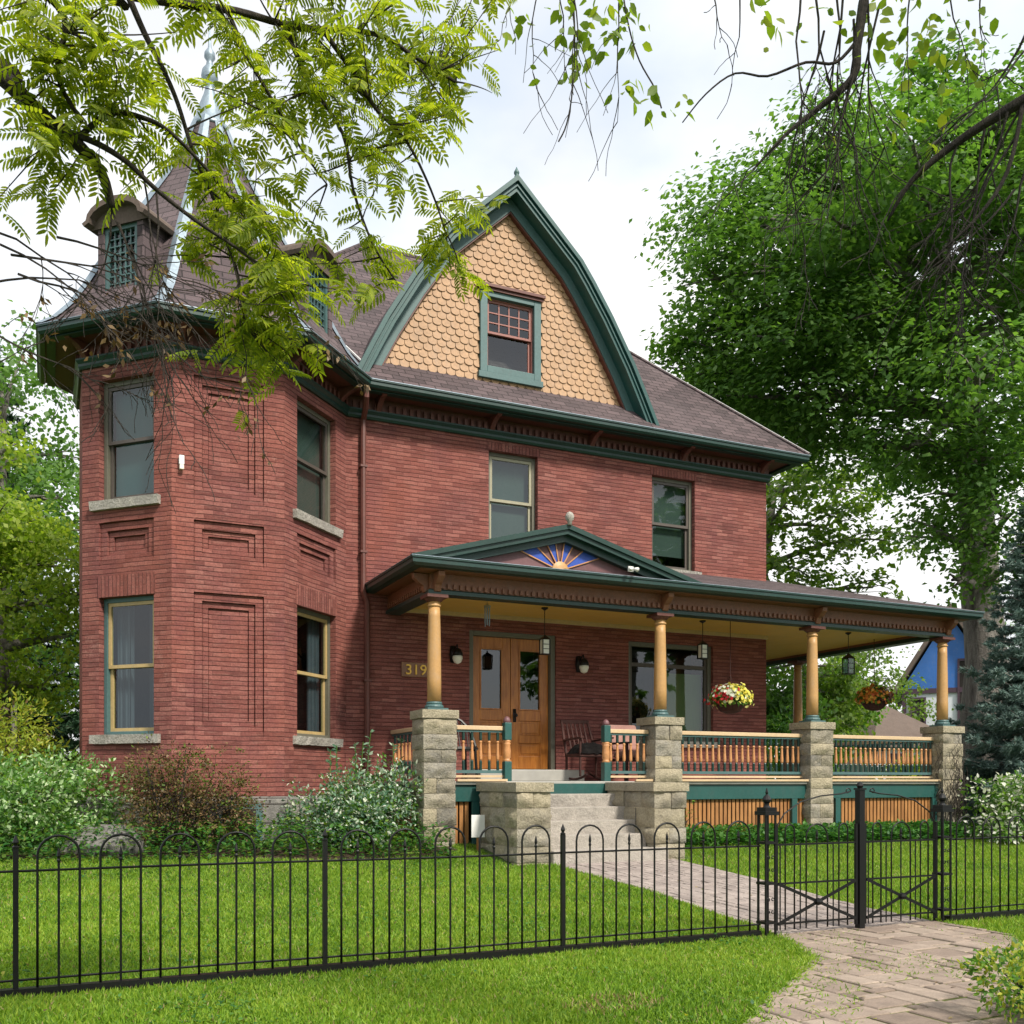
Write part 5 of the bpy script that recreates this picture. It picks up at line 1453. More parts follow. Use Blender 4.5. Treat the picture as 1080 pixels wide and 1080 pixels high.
shrub('hydrangea_bush', 'green bush covered in cream flower heads below the spruce', (13.95, 10.95, .28), (.95, .8, 1.0), 6000, .075, ['shrub', 'whiteflower'], (.62, .38), 42)
sh = shrub('corner_shrub', 'low leafy green bush at the bottom right beside the flagstones', (4.6, 3.36, 0), (.44, .4, .38), 5200, .034, ['shrub', 'golden'], (.62, .38), 43, up=.7)
# left background
GL = 'trees behind the left of the turret'
conifer('dark_fir', 'dark conifer at the far left edge under the eaves', (-1.74, 30.57, 0.84), 13.5, 3.6, 'conifer', 51, 26, 26, .2)
backtree('garden_tree', 'tall loose green tree behind the left turret wall', 0, (-.9, 23.5), 10.2, 2.4, 11000, 'maple', 52, GL, .6, None, .12)
backtree('garden_tree', 'yellowish green tree in front of the dark conifer', 0, (-2.6, 21), 9.0, 2.0, 15000, 'lime', 53, GL, .55, None, .11)
backtree('garden_tree', 'dense mid green tree low behind the turret', 0, (-.85, 18.6), 7.4, 1.75, 20000, 'lime', 54, GL, .5, None, .09)
backtree('garden_tree', 'dark green tree low at the left edge of the picture', 0, (-2.7, 18), 5.4, 1.6, 15000, 'olive', 55, GL, .5, None, .09)
shrub('goldenrod', 'yellow-green tall plant mass left of the turret wall', (-.75, 14.4, .5), (1.0, .8, 1.9), 8500, .07, ['golden', 'lime', 'barberry'], (.5, .42, .08), 56, w=.35, up=.2)
shrub('variegated_bush', 'white and green variegated bush at the left behind the fence', (-.2, 12.55, .42), (1.25, .8, 1.22), 12500, .055, ['paleleaf', 'shrub'], (.6, .4), 57)
shrub('barberry_bush', 'bronze-brown twiggy bush in front of the turret', (1.3, 12.05, .42), (1.2, .6, 1.42), 11500, .034, ['barberry', 'olive'], (.8, .2), 58, stems=44, lump=.45, vase=.5, nl=26)
shrub('dogwood_bush', 'grey-green and white leafed bush between the turret and the first pier', (3.55, 11.95, .42), (.82, .5, 1.2), 10500, .05, ['silverleaf', 'shrub', 'whiteflower'], (.55, .33, .12), 59, stems=24)
shrub('bare_shrub', 'thin reddish shrub in front of the porch slats by the step wall', (7.75, 11.45, .3), (.45, .22, .72), 420, .035, ['barberry', 'shrub'], (.7, .3), 60, stems=26)
def spires(name, label, spots, h, mat, seed):
    gg = np.random.default_rng(seed); rg = random.Random(seed)
    K = thing(name, label, 'plant', spots[0]); m = MB(); PP = []; AA = []
    for x, y, z in spots:
        hh = h*rg.uniform(.7, 1.1); e = (x+rg.uniform(-.12, .12), y+rg.uniform(-.1, .1), z+hh); b = bez((x, y, z-.05), e, 0, 8, .05, rg); m.tube(b, .006, 4)
        for k in range(60):
            s = rg.uniform(.25, 1); i0 = min(7, int(s*8)); p = b[i0].lerp(b[i0+1], s*8-i0); a = rg.random()*6.28
            PP.append(p); AA.append((math.cos(a), math.sin(a), rg.uniform(.1, .9)))
    m.build('stem', 'shrub', K); P = np.array(PP); n = len(P); s = .07*(.6+.7*gg.random(n))
    leaves('foliage', P, np.array(AA), rdir(gg, n)+np.array((0, 0, .8)), s, s*.4, OVATE, mat, K)
spires('tall_perennial', 'tall upright grey-green stems before the downspout', [(3.2+.11*k, 12.3-.07*(k % 3), .42) for k in range(10)], 1.3, ['silverleaf'], 61)

rg = random.Random(66); V_ = thing('climbing_vine', 'bare twiggy vine climbing the stone corner pier at the far right of the porch', 'vine', (13.4, 11.7, .3))
m = MB(); x0, x1, y0, y1 = 13.15, 13.65, 11.70, 12.2
for k in range(46):
    front = rg.random() < .62; s = rg.random(); z = rg.uniform(.3, .9); pts = []
    for q in range(rg.randint(6, 15)):
        pts.append((x0+(x1-x0)*s, y0-.012-.03*rg.random(), z) if front else (x0-.012-.03*rg.random(), y0+(y1-y0)*s, z))
        s = min(1.0, max(0, s+rg.uniform(-.17, .17))); z += rg.uniform(.03, .14)
        if z > 2.05: break
    if len(pts) > 2: m.tube(pts, [.007*(1-.6*i/len(pts)) for i in range(len(pts))], 4, cap=False)
m.build('stem', 'darkbark', V_)
# ground cover along the slats and under the bushes: low leaves nobody could count
P = []
rg = np.random.default_rng(70); n = 9000
x = rg.uniform(7.45, 13.6, n); y = rg.uniform(11.15, 11.82, n); z = np.array([gz(v) for v in y])+rg.random(n)*.2*(1-.5*np.abs(y-11.5))
P = np.stack([x, y, z], 1); A = rdir(rg, n); A[:, 2] = np.abs(A[:, 2])*.5; N = rdir(rg, n)*.5+np.array((0, 0, 1))
s = .075*(.6+.7*rg.random(n)); leaves('ground_cover', P, A, N, s, s*.6, OVATE, 'cover', None, 'stuff')
n = 9500; x = rg.uniform(-3, 4.4, n); y = 11.45+rg.random(n)*1.0-.1*np.sin(x*2)-.25*np.clip(x-1, 0, 3)*.5; z = np.array([gz(v) for v in y])+rg.random(n)**1.5*.34
P = np.stack([x, y, z], 1); A = rdir(rg, n); A[:, 2] = np.abs(A[:, 2])*.5; N = rdir(rg, n)*.5+np.array((0, 0, 1))
s = .06*(.6+.7*rg.random(n)); leaves('bed_plants', P, A, N, s, s*.6, OVATE, ['cover', 'olive'], None, 'stuff', mi=rg.choice(2, n, p=(.7, .3)))

# ------------------------------------------------------------------ lawn
def lawn():
    gg = np.random.default_rng(80); out = []
    def area(x0, x1, y0, y1, dens):
        n = int((x1-x0)*(y1-y0)*dens); return np.stack([gg.uniform(x0, x1, n), gg.uniform(y0, y1, n)], 1)
    Q = np.concatenate([area(-3, 6.5, 2.4, 6.6, 8500), area(-3.5, 5.6, 6.6, 9, 4800), area(-4.5, 5.6, 9, 11.9, 3200), area(6.6, 13, 4.4, 8.5, 3600), area(6.9, 16, 8.5, 12, 2300)])
    # only what stands in front of the camera
    f = Q[:, 0]*.421+Q[:, 1]*.907; r = Q[:, 0]*.907-Q[:, 1]*.421
    Q = Q[(np.abs(r) < f*.62+1.3)]
    near = np.zeros(len(Q), bool)
    def shrink(p, d):
        c = np.mean(p, 0); return p
    k = inside(Q, OUTER) | inside(Q, INNER)
    k |= inside(Q, BED1) | inside(Q, BED2)
    k |= (Q[:, 0] > 4.9) & (Q[:, 0] < 7.45) & (Q[:, 1] > 10.55)
    k |= (Q[:, 1] > 11.75) & (Q[:, 0] > 4.2)
    bare = ((Q[:, 0]-2.75)**2/.06+(Q[:, 1]-4.62)**2/.03) < 1
    k |= bare & (gg.random(len(Q)) < .2)
    Q = Q[~k]
    patch = np.array([mnoise.noise(Vector((a*1.3, b*1.3, 0)))+.6*mnoise.noise(Vector((a*4, b*4, 5))) for a, b in Q])
    Q2 = Q[patch > -3]; patch = patch[patch > -3]; n = len(Q2)
    z = np.interp(Q2[:, 1], [k_[0] for k_ in GK], [k_[1] for k_ in GK])
    P = np.stack([Q2[:, 0], Q2[:, 1], z], 1)
    A = gg.normal(size=(n, 3))*.55; A[:, 2] = .75; 
    N = rdir(gg, n); L = (.034+.022*gg.random(n))*(1+.35*patch)
    leaves('grass', P, A, N, L, .0075+.004*gg.random(n), BLADE, ['grass', 'straw'], None, 'stuff', mi=((gg.random(n) < .035) | ((((Q2[:, 0]-2.75)**2/.09+(Q2[:, 1]-4.62)**2/.04) < 1) & (gg.random(n) < .3))).astype(np.int32))
lawn()
# clover and plantain in the turf
gg = np.random.default_rng(84); n = 5200
c = np.stack([gg.uniform(-1.6, 5.2, 130), gg.uniform(3.6, 11.4, 130)], 1)[gg.integers(0, 130, n)]+gg.normal(size=(n, 2))*.13
c = c[~(inside(c, OUTER) | inside(c, INNER) | inside(c, BED1))]; c = c[(c[:, 0] < 4.9) | (c[:, 1] < 10.4)]; n = len(c)
P = np.stack([c[:, 0], c[:, 1], np.interp(c[:, 1], [k_[0] for k_ in GK], [k_[1] for k_ in GK])+.018+.03*gg.random(n)], 1)
A = rdir(gg, n); A[:, 2] *= .25; s = .026*(.6+.8*gg.random(n)); leaves('clover', P, A, rdir(gg, n)*.35+np.array((0, 0, 1)), s, s*.8, OVATE, ['cover', 'shrub'], None, 'stuff', mi=gg.choice(2, n))
# fallen leaves
n = 170; c = np.stack([gg.uniform(-1.5, 6.5, n), gg.uniform(3.6, 10.4, n)], 1); c = c[~inside(c, BED1)]; n = len(c); on = inside(c, OUTER) | inside(c, INNER)
P = np.stack([c[:, 0], c[:, 1], np.interp(c[:, 1], [k_[0] for k_ in GK], [k_[1] for k_ in GK])+np.where(on, .024, .045)], 1)
A = rdir(gg, n); A[:, 2] *= .15; s = .035*(.5+.8*gg.random(n)); leaves('fallen_leaves', P, A, rdir(gg, n)*.3+np.array((0, 0, 1)), s, s*.55, OVATE, ['straw', 'barberry', 'golden'], None, 'stuff', mi=gg.choice(3, n))
# grass and moss creeping over the edges of the flags
n = 2600; E_ = [(a, b) for poly in (OUT_L, OUT_R) for a, b in zip(poly, poly[1:])]
k = gg.integers(0, len(E_), n); t = gg.random(n); P = np.array([(E_[i][0][0]+(E_[i][1][0]-E_[i][0][0])*q, E_[i][0][1]+(E_[i][1][1]-E_[i][0][1])*q, .0) for i, q in zip(k, t)])
P[:, :2] += gg.normal(size=(n, 2))*.035; A = gg.normal(size=(n, 3))*.8; A[:, 2] = .6
leaves('edge_grass', P, A, rdir(gg, n), .03+.03*gg.random(n), .008, BLADE, 'grass', None, 'stuff')
n = 5000; P = np.stack([gg.uniform(2.5, 6.8, n), gg.uniform(3.2, 6.1, n), np.full(n, .004)], 1); k = inside(P, OUTER); w = np.array([mnoise.noise(Vector((a*1.1, b*1.1, 9))) for a, b, _ in P]); P = P[k & (w > .02)]; n = len(P)
A = gg.normal(size=(n, 3)); A[:, 2] = .9; leaves('joint_moss', P, A, rdir(gg, n), .018+.012*gg.random(n), .007, BLADE, 'grass', None, 'stuff')
# ------------------------------------------------------------------ street trees overhanging the view
def near(pt, lines):
    best = None
    for ln in lines:
        for i, p in enumerate(ln):
            d = (Vector(p)-Vector(pt)).length
            if best is None or d < best[0]: best = (d, ln, i)
    return Vector(best[1][best[2]])
def smooth_line(pts, k=4):
    P = [Vector(p) for p in pts]; out = []
    for i in range(len(P)-1):
        p0, p1, p2, p3 = P[max(0, i-1)], P[i], P[i+1], P[min(len(P)-1, i+2)]
        for q in range(k):
            t = q/k; out.append(.5*((2*p1)+(p2-p0)*t+(2*p0-5*p1+4*p2-p3)*t*t+(3*p1-p0-3*p2+p3)*t**3))
    out.append(P[-1]); return out
def twigs(m, rg, start, d, L, r, lev, pts):
    d = Vector(d).normalized(); p = Vector(start); n = 6; line = [p.copy()]
    for i in range(n):
        d = (d+Vector((rg.uniform(-1, 1), rg.uniform(-1, 1), rg.uniform(-1, .7)))*.22).normalized(); p = p+d*L/n; line.append(p.copy())
        if lev > 0 and i > 0 and rg.random() < .75:
            s = (d+Vector((rg.uniform(-1, 1), rg.uniform(-1, 1), rg.uniform(-1, .5)))*.9).normalized()
            twigs(m, rg, p, s, L*rg.uniform(.35, .6), r*.6, lev-1, pts)
    m.tube(line, [max(.0012, r*(1-.7*i/n)) for i in range(n+1)], 4, cap=False); pts.extend(line[2:])

rg = random.Random(91); g = np.random.default_rng(91)
AB = (-2.58, 2.52, -.02)
ASH = thing('ash_tree', 'ash tree with feathery yellow-green leaves overhanging the upper left from the street', 'tree', AB)
tr_ = MB(); top = (-2.2, 2.64, 3.2)
tr_.tube(smooth_line([(-2.58, 2.52, -.1), (-2.55, 2.54, .5), (-2.46, 2.56, 1.5), (-2.34, 2.59, 2.5), top, (-2.05, 2.59, 4.2), (-1.9, 2.64, 5.4)]), [.2-.0065*i for i in range(25)], 14)
tr_.build('trunk', 'bark', ASH, smooth=True)
LA = smooth_line([top, (-0.28, 3.33, 3.35), (-0.14, 3.37, 3.33), (-0.03, 3.38, 3.25), (0.07, 3.38, 3.19), (0.15, 3.40, 3.12), (0.18, 3.44, 3.04)])
LA2 = smooth_line([(0.03, 3.37, 3.21), (0.13, 3.36, 3.19), (0.22, 3.37, 3.16), (0.31, 3.38, 3.10), (0.43, 3.38, 3.03), (0.56, 3.38, 2.97), (0.73, 3.41, 2.90)])
LA3 = smooth_line([(0.07, 3.38, 3.19), (0.17, 3.34, 3.28), (0.27, 3.35, 3.30), (0.35, 3.37, 3.29), (0.46, 3.42, 3.24), (0.58, 3.48, 3.17), (0.70, 3.53, 3.13)])
LB = smooth_line([(-2.05, 2.59, 4.2), (0.02, 3.41, 3.77), (0.19, 3.44, 3.74), (0.39, 3.46, 3.78), (0.58, 3.48, 3.83), (0.75, 3.51, 3.86), (0.91, 3.55, 3.92), (1.11, 3.56, 3.97), (1.27, 3.60, 3.96), (1.44, 3.63, 3.94)])
LB2 = smooth_line([(0.23, 3.42, 3.72), (0.28, 3.45, 3.64), (0.34, 3.48, 3.56), (0.39, 3.51, 3.48), (0.45, 3.54, 3.33), (0.52, 3.56, 3.20), (0.60, 3.58, 2.98), (0.62, 3.57, 2.81)])
LB3 = smooth_line([(0.89, 3.55, 3.92), (1.01, 3.56, 3.80), (1.10, 3.57, 3.70), (1.22, 3.57, 3.61), (1.32, 3.58, 3.46), (1.39, 3.60, 3.32)])
LB4 = smooth_line([(0.75, 3.51, 3.86), (0.83, 3.53, 3.71), (0.96, 3.52, 3.54), (1.01, 3.56, 3.37), (1.09, 3.57, 3.19), (1.19, 3.58, 3.07)])
LB5 = smooth_line([(0.55, 3.49, 3.83), (0.62, 3.51, 3.71), (0.72, 3.53, 3.58), (0.82, 3.53, 3.44), (0.91, 3.55, 3.36)])
LC = smooth_line([(-0.28, 3.33, 3.35), (-0.23, 3.31, 3.48), (-0.08, 3.29, 3.57), (0.04, 3.29, 3.50), (0.02, 3.30, 3.33), (0.09, 3.32, 3.22)])
bm = MB(); lines = [LA, LA2, LA3, LB, LB2, LB3, LB4, LB5, LC]
for ln, r0, r1 in ((LA, .034, .013), (LA2, .011, .004), (LA3, .010, .003), (LB, .017, .006), (LB2, .011, .003), (LB3, .010, .003), (LB4, .009, .003), (LB5, .008, .003), (LC, .014, .006)):
    n = len(ln); bm.tube(ln, [r0+(r1-r0)*i/(n-1) for i in range(n)], 7)
bm.build('branch', 'darkbark', ASH, smooth=True)
tm = MB(); PF = []; AF = []
#        centre (u,v,depth), spread, fronds
CL = [((-0.03, 3.27, 3.40), .16, 46), ((0.11, 3.26, 3.45), .17, 46), ((-0.10, 3.30, 3.21), .13, 26), ((0.11, 3.31, 3.32), .15, 42), ((0.21, 3.32, 3.43), .12, 18), ((0.02, 3.35, 3.54), .18, 36),
      ((-0.09, 3.35, 2.95), .12, 20), ((-0.03, 3.32, 3.07), .09, 10), ((0.18, 3.39, 3.31), .14, 20), ((0.32, 3.44, 3.36), .15, 14), ((0.35, 3.48, 3.55), .13, 9), ((0.56, 3.54, 3.65), .17, 18),
      ((0.43, 3.50, 3.69), .15, 10), ((0.70, 3.53, 3.75), .18, 34), ((0.86, 3.57, 3.65), .2, 46), ((0.97, 3.52, 3.85), .2, 56), ((1.19, 3.58, 4.00), .2, 56), ((1.35, 3.62, 3.89), .18, 40), ((1.14, 3.55, 3.72), .2, 48),
      ((0.76, 3.56, 3.41), .2, 34), ((0.97, 3.57, 3.44), .2, 38), ((1.24, 3.61, 3.57), .2, 38), ((1.41, 3.65, 3.46), .13, 20), ((0.72, 3.53, 3.88), .2, 38), ((1.34, 3.62, 4.17), .2, 46), ((0.91, 3.55, 4.01), .22, 40), ((1.49, 3.66, 4.11), .1, 12),
      ((1.16, 3.60, 3.29), .16, 22), ((1.39, 3.60, 3.16), .09, 14), ((1.32, 3.63, 3.29), .13, 18), ((1.12, 3.61, 3.07), .13, 18), ((1.06, 3.59, 3.17), .1, 8),
      ((0.49, 3.52, 3.27), .16, 24), ((0.65, 3.50, 3.20), .18, 30), ((0.45, 3.54, 3.38), .12, 12), ((0.56, 3.54, 3.07), .16, 26), ((0.70, 3.53, 3.00), .17, 32), ((0.81, 3.48, 2.98), .13, 22), ((0.45, 3.59, 3.00), .12, 12),
      ((0.60, 3.58, 2.90), .15, 26), ((0.75, 3.51, 2.81), .14, 26), ((0.64, 3.56, 2.73), .12, 20), ((0.76, 3.50, 2.70), .1, 14), ((0.79, 3.49, 2.61), .06, 6), ((0.40, 3.62, 2.67), .05, 5), ((0.52, 3.51, 3.14), .15, 18), ((0.89, 3.55, 3.17), .12, 12), ((0.54, 3.50, 3.46), .1, 12), ((0.59, 3.48, 3.33), .12, 14), ((0.45, 3.54, 3.20), .11, 12), ((0.41, 3.61, 3.05), .09, 8), ((0.61, 3.52, 3.12), .13, 16), ((0.67, 3.55, 2.85), .13, 18), ((0.58, 3.59, 2.80), .12, 14), ((0.32, 3.49, 3.32), .12, 9), ((0.51, 3.51, 3.64), .12, 9), ((0.69, 3.54, 2.65), .08, 9)]
for ci, (c, sp, nf) in enumerate(CL):
    c = Vector(c); nf = max(3, int(nf*(.8 if ci <= 8 else .95 if 13 <= ci <= 29 else .8))); nt = max(2, nf//5)
    for t in range(nt):
        e = c+Vector((rg.gauss(0, 1), rg.gauss(0, 1), rg.gauss(0, .85)))*sp*.8; s = near(c.lerp(e, .3), lines)
        b = bez(s, e, -.02 if e.z > s.z else .06, 8, .12, rg); L0 = (e-s).length
        tm.tube(b, [.0035*(1-.68*k/8) for k in range(9)], 4, cap=False)
        k = max(1, nf//nt)
        for q in range(k):
            f = 1-rg.random()*min(.75, .32/max(L0, .1)); i0 = min(7, int(f*8)); p = b[i0].lerp(b[i0+1], f*8-i0)
            p = p+Vector((rg.gauss(0, 1), rg.gauss(0, 1), rg.gauss(0, 1)))*.02
            a = rg.random()*6.283; PF.append(p); AF.append((math.cos(a), math.sin(a), rg.uniform(-.75, .1)))
# leafless hanging twigs and withered seed bunches
pts = []
for s, d, L in (((0.18, 3.44, 3.04), (.1, .3, -.8), .5), ((0.16, 3.45, 3.10), (.3, .2, -.9), .55), ((0.24, 3.47, 2.95), (.1, 0, -1), .5), ((0.20, 3.44, 3.00), (.25, 0, -1), .6), ((0.27, 3.40, 3.16), (.2, .1, -1), .55), ((0.31, 3.38, 3.09), (.1, 0, -1), .6),
                ((0.54, 3.50, 3.06), (.2, 0, -.8), .5), ((0.59, 3.47, 3.02), (.5, -.2, -.5), .45), ((-0.14, 3.48, 2.87), (.8, -.3, -.3), .5), ((-0.19, 3.51, 2.75), (.9, -.3, .1), .45), ((-0.17, 3.50, 2.92), (.9, -.3, -.35), .5),
                ((-0.18, 3.50, 2.61), (.7, -.3, -.5), .4), ((-0.09, 3.46, 2.78), (.6, -.3, -.3), .4), ((0.02, 3.46, 2.92), (.6, -.3, -.2), .4), ((-0.11, 3.47, 2.84), (.8, -.35, -.1), .5), ((0.28, 3.51, 2.85), (.1, 0, -1), .35)):
    twigs(tm, rg, s, d, L, .0042, 2, pts)
tm.build('twig', 'darkbark', ASH)
n = len(PF); P = np.array([(p.x, p.y, p.z) for p in PF]); A = np.array(AF); N = g.normal(size=(n, 3))*.42+np.array((0, 0, 1))
L = .115*(.65+.6*g.random(n)); leaves('crown', P, A, N, L, L*.95, PINN, 'ash', ASH)
sp_ = [pts[i] for i in g.choice(len(pts), 60)]
P = np.array([(p.x, p.y, p.z) for p in sp_ for _ in range(4)])+g.normal(size=(240, 3))*.012; A = rdir(g, 240); A[:, 2] -= 1
leaves('seed_bunch', P, A, rdir(g, 240), .03, .013, RHOMB, 'barberry', ASH, 'stuff')

# tree on the right: bare drooping twigs and a few broad leaves
rg = random.Random(95); g = np.random.default_rng(95)
EB = (3.88, -1.14, -.05)
ELM = thing('street_tree', 'street tree whose bare drooping twigs and few broad leaves hang into the upper right', 'tree', EB)
t_ = MB(); t_.tube(smooth_line([(3.88, -1.14, -.15), (3.83, -1.09, 1.2), (3.78, -.94, 2.8), (3.68, -.69, 4.2), (3.48, -.29, 5.4), (3.28, .1, 6.6)]), [.22-.007*i for i in range(21)], 14); t_.build('trunk', 'bark', ELM, smooth=True)
S0, S1, S2 = (3.78, -.94, 2.8), (3.68, -.69, 4.2), (3.48, -.29, 5.4)
E1 = smooth_line([S0, (3.23, 1.81, 3.50), (2.97, 2.04, 3.46), (2.84, 2.21, 3.39), (2.73, 2.37, 3.32), (2.63, 2.47, 3.22), (2.59, 2.54, 3.11)])
E2 = smooth_line([S1, (3.21, 2.15, 4.39), (2.81, 2.33, 4.17), (2.50, 2.48, 3.92), (2.43, 2.51, 3.66), (2.42, 2.52, 3.54), (2.34, 2.61, 3.46), (2.25, 2.65, 3.38), (2.18, 2.74, 3.29)])
E3 = smooth_line([S1, (3.11, 2.42, 4.71), (2.51, 2.80, 4.54), (2.04, 3.13, 4.39), (1.80, 3.35, 4.29), (1.71, 3.51, 4.33)])
E4 = smooth_line([(2.43, 2.51, 3.66), (2.36, 2.54, 3.58), (2.27, 2.58, 3.58), (2.16, 2.64, 3.54), (2.09, 2.72, 3.58), (2.00, 2.76, 3.51), (1.96, 2.84, 3.45)])
E5 = smooth_line([(2.84, 2.21, 3.39), (2.79, 2.23, 3.16), (2.70, 2.27, 3.01), (2.63, 2.36, 2.92)])
bm = MB(); EL = [E1, E2, E3, E4, E5]
for ln, r0, r1 in ((E1, .035, .004), (E2, .03, .003), (E3, .03, .004), (E4, .006, .002), (E5, .009, .003)):
    n = len(ln); bm.tube(ln, [r0+(r1-r0)*i/(n-1) for i in range(n)], 6)
bm.build('branch', 'darkbark', ELM, smooth=True)
tm = MB(); pts = []
for u_ in ((2.30, 2.57, 3.82), (2.36, 2.54, 3.84), (2.42, 2.52, 3.73), (2.46, 2.50, 3.82), (2.26, 2.59, 3.84), (2.33, 2.56, 3.69), (2.43, 2.51, 3.60), (2.42, 2.57, 3.83), (2.49, 2.48, 3.76)): twigs(tm, rg, u_, (rg.uniform(-.4, .2), .1, -1), rg.uniform(.35, .62), .0042, 2, pts)
for u_, L in (((2.14, 2.76, 3.90), .3), ((2.05, 2.80, 3.93), .25), ((2.59, 2.44, 3.82), .3), ((2.70, 2.38, 3.85), .35), ((2.80, 2.34, 3.82), .3)): twigs(tm, rg, u_, (rg.uniform(-.2, .1), 0, -1), L, .003, 1, pts)
for u_, L in (((2.85, 2.20, 3.56), .4), ((2.85, 2.20, 3.62), .35), ((2.84, 2.21, 3.38), .5), ((2.83, 2.22, 3.29), .5), ((2.79, 2.23, 3.35), .5), ((2.85, 2.20, 3.19), .45), ((2.77, 2.30, 3.33), .5), ((2.73, 2.37, 3.32), .45), ((2.81, 2.22, 3.10), .35)): twigs(tm, rg, u_, (rg.uniform(-.7, -.1), .3, -.75), L, .0045, 2, pts)
for u_, L in (((2.64, 2.52, 3.22), .35), ((2.43, 2.51, 3.51), .4), ((2.25, 2.65, 3.38), .3), ((2.19, 2.73, 3.30), .25)): twigs(tm, rg, u_, (-.5, .2, -.7), L, .003, 1, pts)
for u_, L in (((1.74, 3.49, 4.32), .42), ((1.80, 3.35, 4.24), .6), ((1.81, 3.35, 4.22), .5), ((1.79, 3.42, 4.28), .35), ((1.93, 3.19, 4.17), .5), ((1.66, 3.58, 4.36), .3)): twigs(tm, rg, u_, (.02, 0, -1), L, .0032, 1, pts)
W1 = smooth_line([(1.93, 3.19, 4.17), (1.95, 3.17, 4.00), (1.99, 3.16, 3.88), (2.04, 3.13, 3.77), (2.06, 3.12, 3.70)]); W2 = smooth_line([(1.81, 3.35, 4.24), (1.82, 3.35, 4.04), (1.81, 3.35, 3.84), (1.79, 3.36, 3.71), (1.76, 3.37, 3.64)])
tm.tube(W1, .003, 5); tm.tube(W2, .003, 5)
tm.build('twig', 'darkbark', ELM)
PF = []; AF = []
for c, s, n in (((1.83, 3.34, 4.15), .05, 16), ((1.86, 3.33, 4.04), .05, 16), ((1.90, 3.20, 4.05), .05, 12), ((1.91, 3.19, 3.96), .045, 12), ((1.86, 3.33, 3.92), .035, 8), ((1.98, 3.16, 4.00), .03, 5), ((1.74, 3.44, 3.98), .03, 4), ((1.88, 3.26, 4.11), .06, 16), ((1.80, 3.35, 4.08), .04, 10), ((1.96, 3.17, 4.07), .05, 12), ((1.84, 3.34, 3.98), .045, 12), ((1.93, 3.19, 3.75), .03, 6), ((1.96, 3.17, 3.77), .025, 5), ((2.04, 3.13, 3.72), .035, 8), ((2.13, 3.09, 3.74), .02, 4),
                ((2.18, 2.68, 3.80), .04, 8), ((2.23, 2.66, 3.73), .03, 5), ((2.36, 2.54, 3.77), .07, 16), ((2.53, 2.46, 3.74), .07, 18), ((2.60, 2.43, 3.68), .07, 16), ((2.66, 2.40, 3.76), .08, 20), ((2.71, 2.38, 3.63), .06, 14), ((2.54, 2.46, 3.62), .05, 10), ((2.73, 2.37, 3.58), .04, 8), ((2.47, 2.49, 3.73), .06, 12), ((2.76, 2.36, 3.74), .06, 10),
                ((2.40, 2.63, 3.37), .025, 5), ((2.64, 2.41, 3.32), .06, 10), ((2.66, 2.40, 3.49), .05, 8), ((2.59, 2.44, 3.41), .04, 5), ((1.68, 3.58, 4.22), .05, 8), ((1.63, 3.60, 4.28), .06, 10)):
    c = Vector(c)
    for k in range(n):
        PF.append(c+Vector((rg.gauss(0, 1), rg.gauss(0, 1), rg.gauss(0, 1)))*s); a = rg.random()*6.28; AF.append((math.cos(a), math.sin(a), -rg.uniform(.2, 1.4)))
n = len(PF); P = np.array([(p.x, p.y, p.z) for p in PF]); A = np.array(AF); N = rdir(g, n)+np.array((0, 0, .5)); L = .05*(.6+.6*g.random(n))
leaves('crown', P, A, N, L, L*.62, OVATE, 'elm', ELM)

# trees across the street (mirrored in the window glass)
def far(name, label, x, y, h, r, n, seed):
    gg = np.random.default_rng(seed); z0 = gz(y)
    cl = crown_clumps(gg, (x, y, z0+h*.6), (r, r, h*.4), 24, r*.42, -.8)
    tree(name, label, (x, y, z0), [(x, y, z0-.1), (x, y, z0+h*.3), (x+.2, y, z0+h*.6), (x, y, z0+h*.8)], cl, n, .5, 'maple', 'bark', seed, 'trees across the street', .35)
far('roadside_tree', 'leafy tree across the street mirrored in the windows', -8, -20, 17, 6, 7000, 71)
far('roadside_tree', 'leafy tree across the street mirrored in the windows', 10, -24, 19, 6.5, 7000, 72)
far('roadside_tree', 'leafy tree across the street mirrored in the windows', 28, -18, 17, 6, 7000, 73)

# ------------------------------------------------------------------ sky, sun, camera
W = bpy.data.worlds.new('World'); SC.world = W; W.use_nodes = True
nt = W.node_tree; N_ = nt.nodes; Lk = nt.links; N_.clear()
out = N_.new('ShaderNodeOutputWorld'); bg = N_.new('ShaderNodeBackground'); bg2 = N_.new('ShaderNodeBackground')
SUN_AZ, SUN_EL = R(164), R(46)     # azimuth clockwise from +Y
sky = N_.new('ShaderNodeTexSky'); sky.sky_type = 'NISHITA'; sky.sun_disc = False
sky.sun_elevation = SUN_EL; sky.sun_rotation = SUN_AZ; sky.air_density = 1.0; sky.dust_density = 1.5
Lk.new(sky.outputs[0], bg.inputs[0]); bg.inputs[1].default_value = .13
tc = N_.new('ShaderNodeTexCoord'); mp = N_.new('ShaderNodeMapping'); mp.inputs['Scale'].default_value = (1.1, 1.1, 2.2); mp.inputs['Location'].default_value = (.3, 1.2, .4)
Lk.new(tc.outputs['Generated'], mp.inputs[0])
nz = N_.new('ShaderNodeTexNoise'); nz.inputs['Scale'].default_value = 1.7; nz.inputs['Detail'].default_value = 7; nz.inputs['Roughness'].default_value = .52; Lk.new(mp.outputs[0], nz.inputs['Vector'])
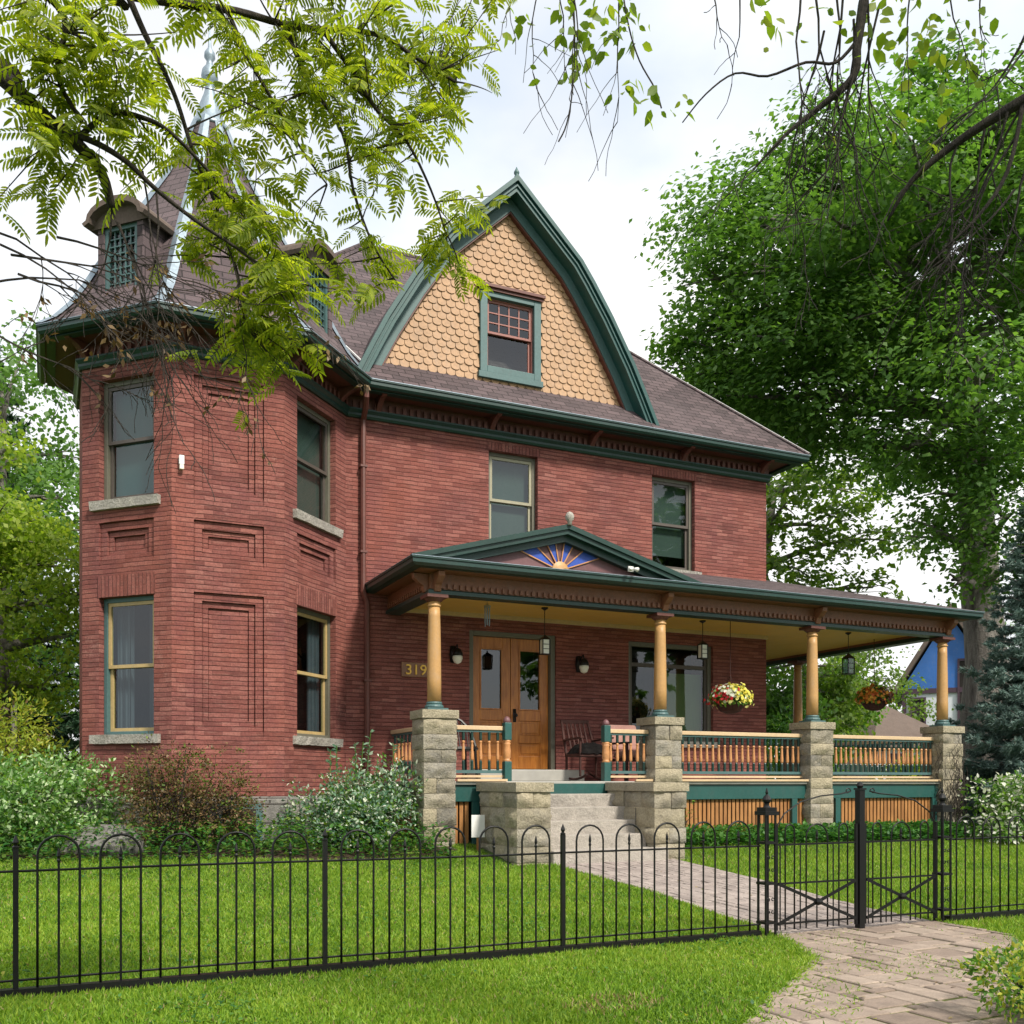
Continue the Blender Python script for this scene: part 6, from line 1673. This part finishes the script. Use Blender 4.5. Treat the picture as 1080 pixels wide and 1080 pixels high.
cr = N_.new('ShaderNodeValToRGB'); cr.color_ramp.elements[0].position = .36; cr.color_ramp.elements[1].position = .52; Lk.new(nz.outputs['Fac'], cr.inputs[0])
cr.color_ramp.elements[0].color = (.76, .76, .76, 1)
n3 = N_.new('ShaderNodeTexNoise'); n3.inputs['Scale'].default_value = 3.1; n3.inputs['Detail'].default_value = 5; Lk.new(mp.outputs[0], n3.inputs['Vector'])
c3 = N_.new('ShaderNodeValToRGB'); c3.color_ramp.elements[0].color = (.8, .87, .95, 1); c3.color_ramp.elements[1].color = (1, 1, 1, 1); c3.color_ramp.elements[0].position = .35; c3.color_ramp.elements[1].position = .55
Lk.new(n3.outputs['Fac'], c3.inputs[0]); Lk.new(c3.outputs[0], bg2.inputs[0]); bg2.inputs[1].default_value = .76
mx = N_.new('ShaderNodeMixShader'); Lk.new(cr.outputs[0], mx.inputs[0]); Lk.new(bg.outputs[0], mx.inputs[1]); Lk.new(bg2.outputs[0], mx.inputs[2]); Lk.new(mx.outputs[0], out.inputs[0])
sun = bpy.data.lights.new('sun', 'SUN'); sun.energy = 3.4; sun.angle = R(8); sun.color = (1, .93, .82)
so = bpy.data.objects.new('sun', sun); COL.objects.link(so)
d = Vector((math.sin(SUN_AZ)*math.cos(SUN_EL), math.cos(SUN_AZ)*math.cos(SUN_EL), math.sin(SUN_EL)))
so.rotation_euler = d.to_track_quat('Z', 'Y').to_euler(); so.location = (5, -5, 30)

cam = bpy.data.cameras.new('camera'); co = bpy.data.objects.new('camera', cam); COL.objects.link(co); SC.camera = co
co.location = (0, 0, 1.2); co.rotation_euler = (R(90), 0, R(65.1-90))
cam.sensor_width = 36; cam.lens = 36*1050/1080; cam.shift_y = (824-540)/1080; cam.clip_start = .05; cam.clip_end = 2000
SC.view_settings.view_transform = 'Standard'; SC.view_settings.look = 'None'; SC.view_settings.exposure = .66; SC.view_settings.gamma = 1
SC.render.engine = 'CYCLES'; SC.cycles.max_bounces = 8; SC.cycles.transparent_max_bounces = 12; SC.cycles.diffuse_bounces = 4
SC.cycles.use_denoising = True
SC.cycles.sample_clamp_indirect = 6
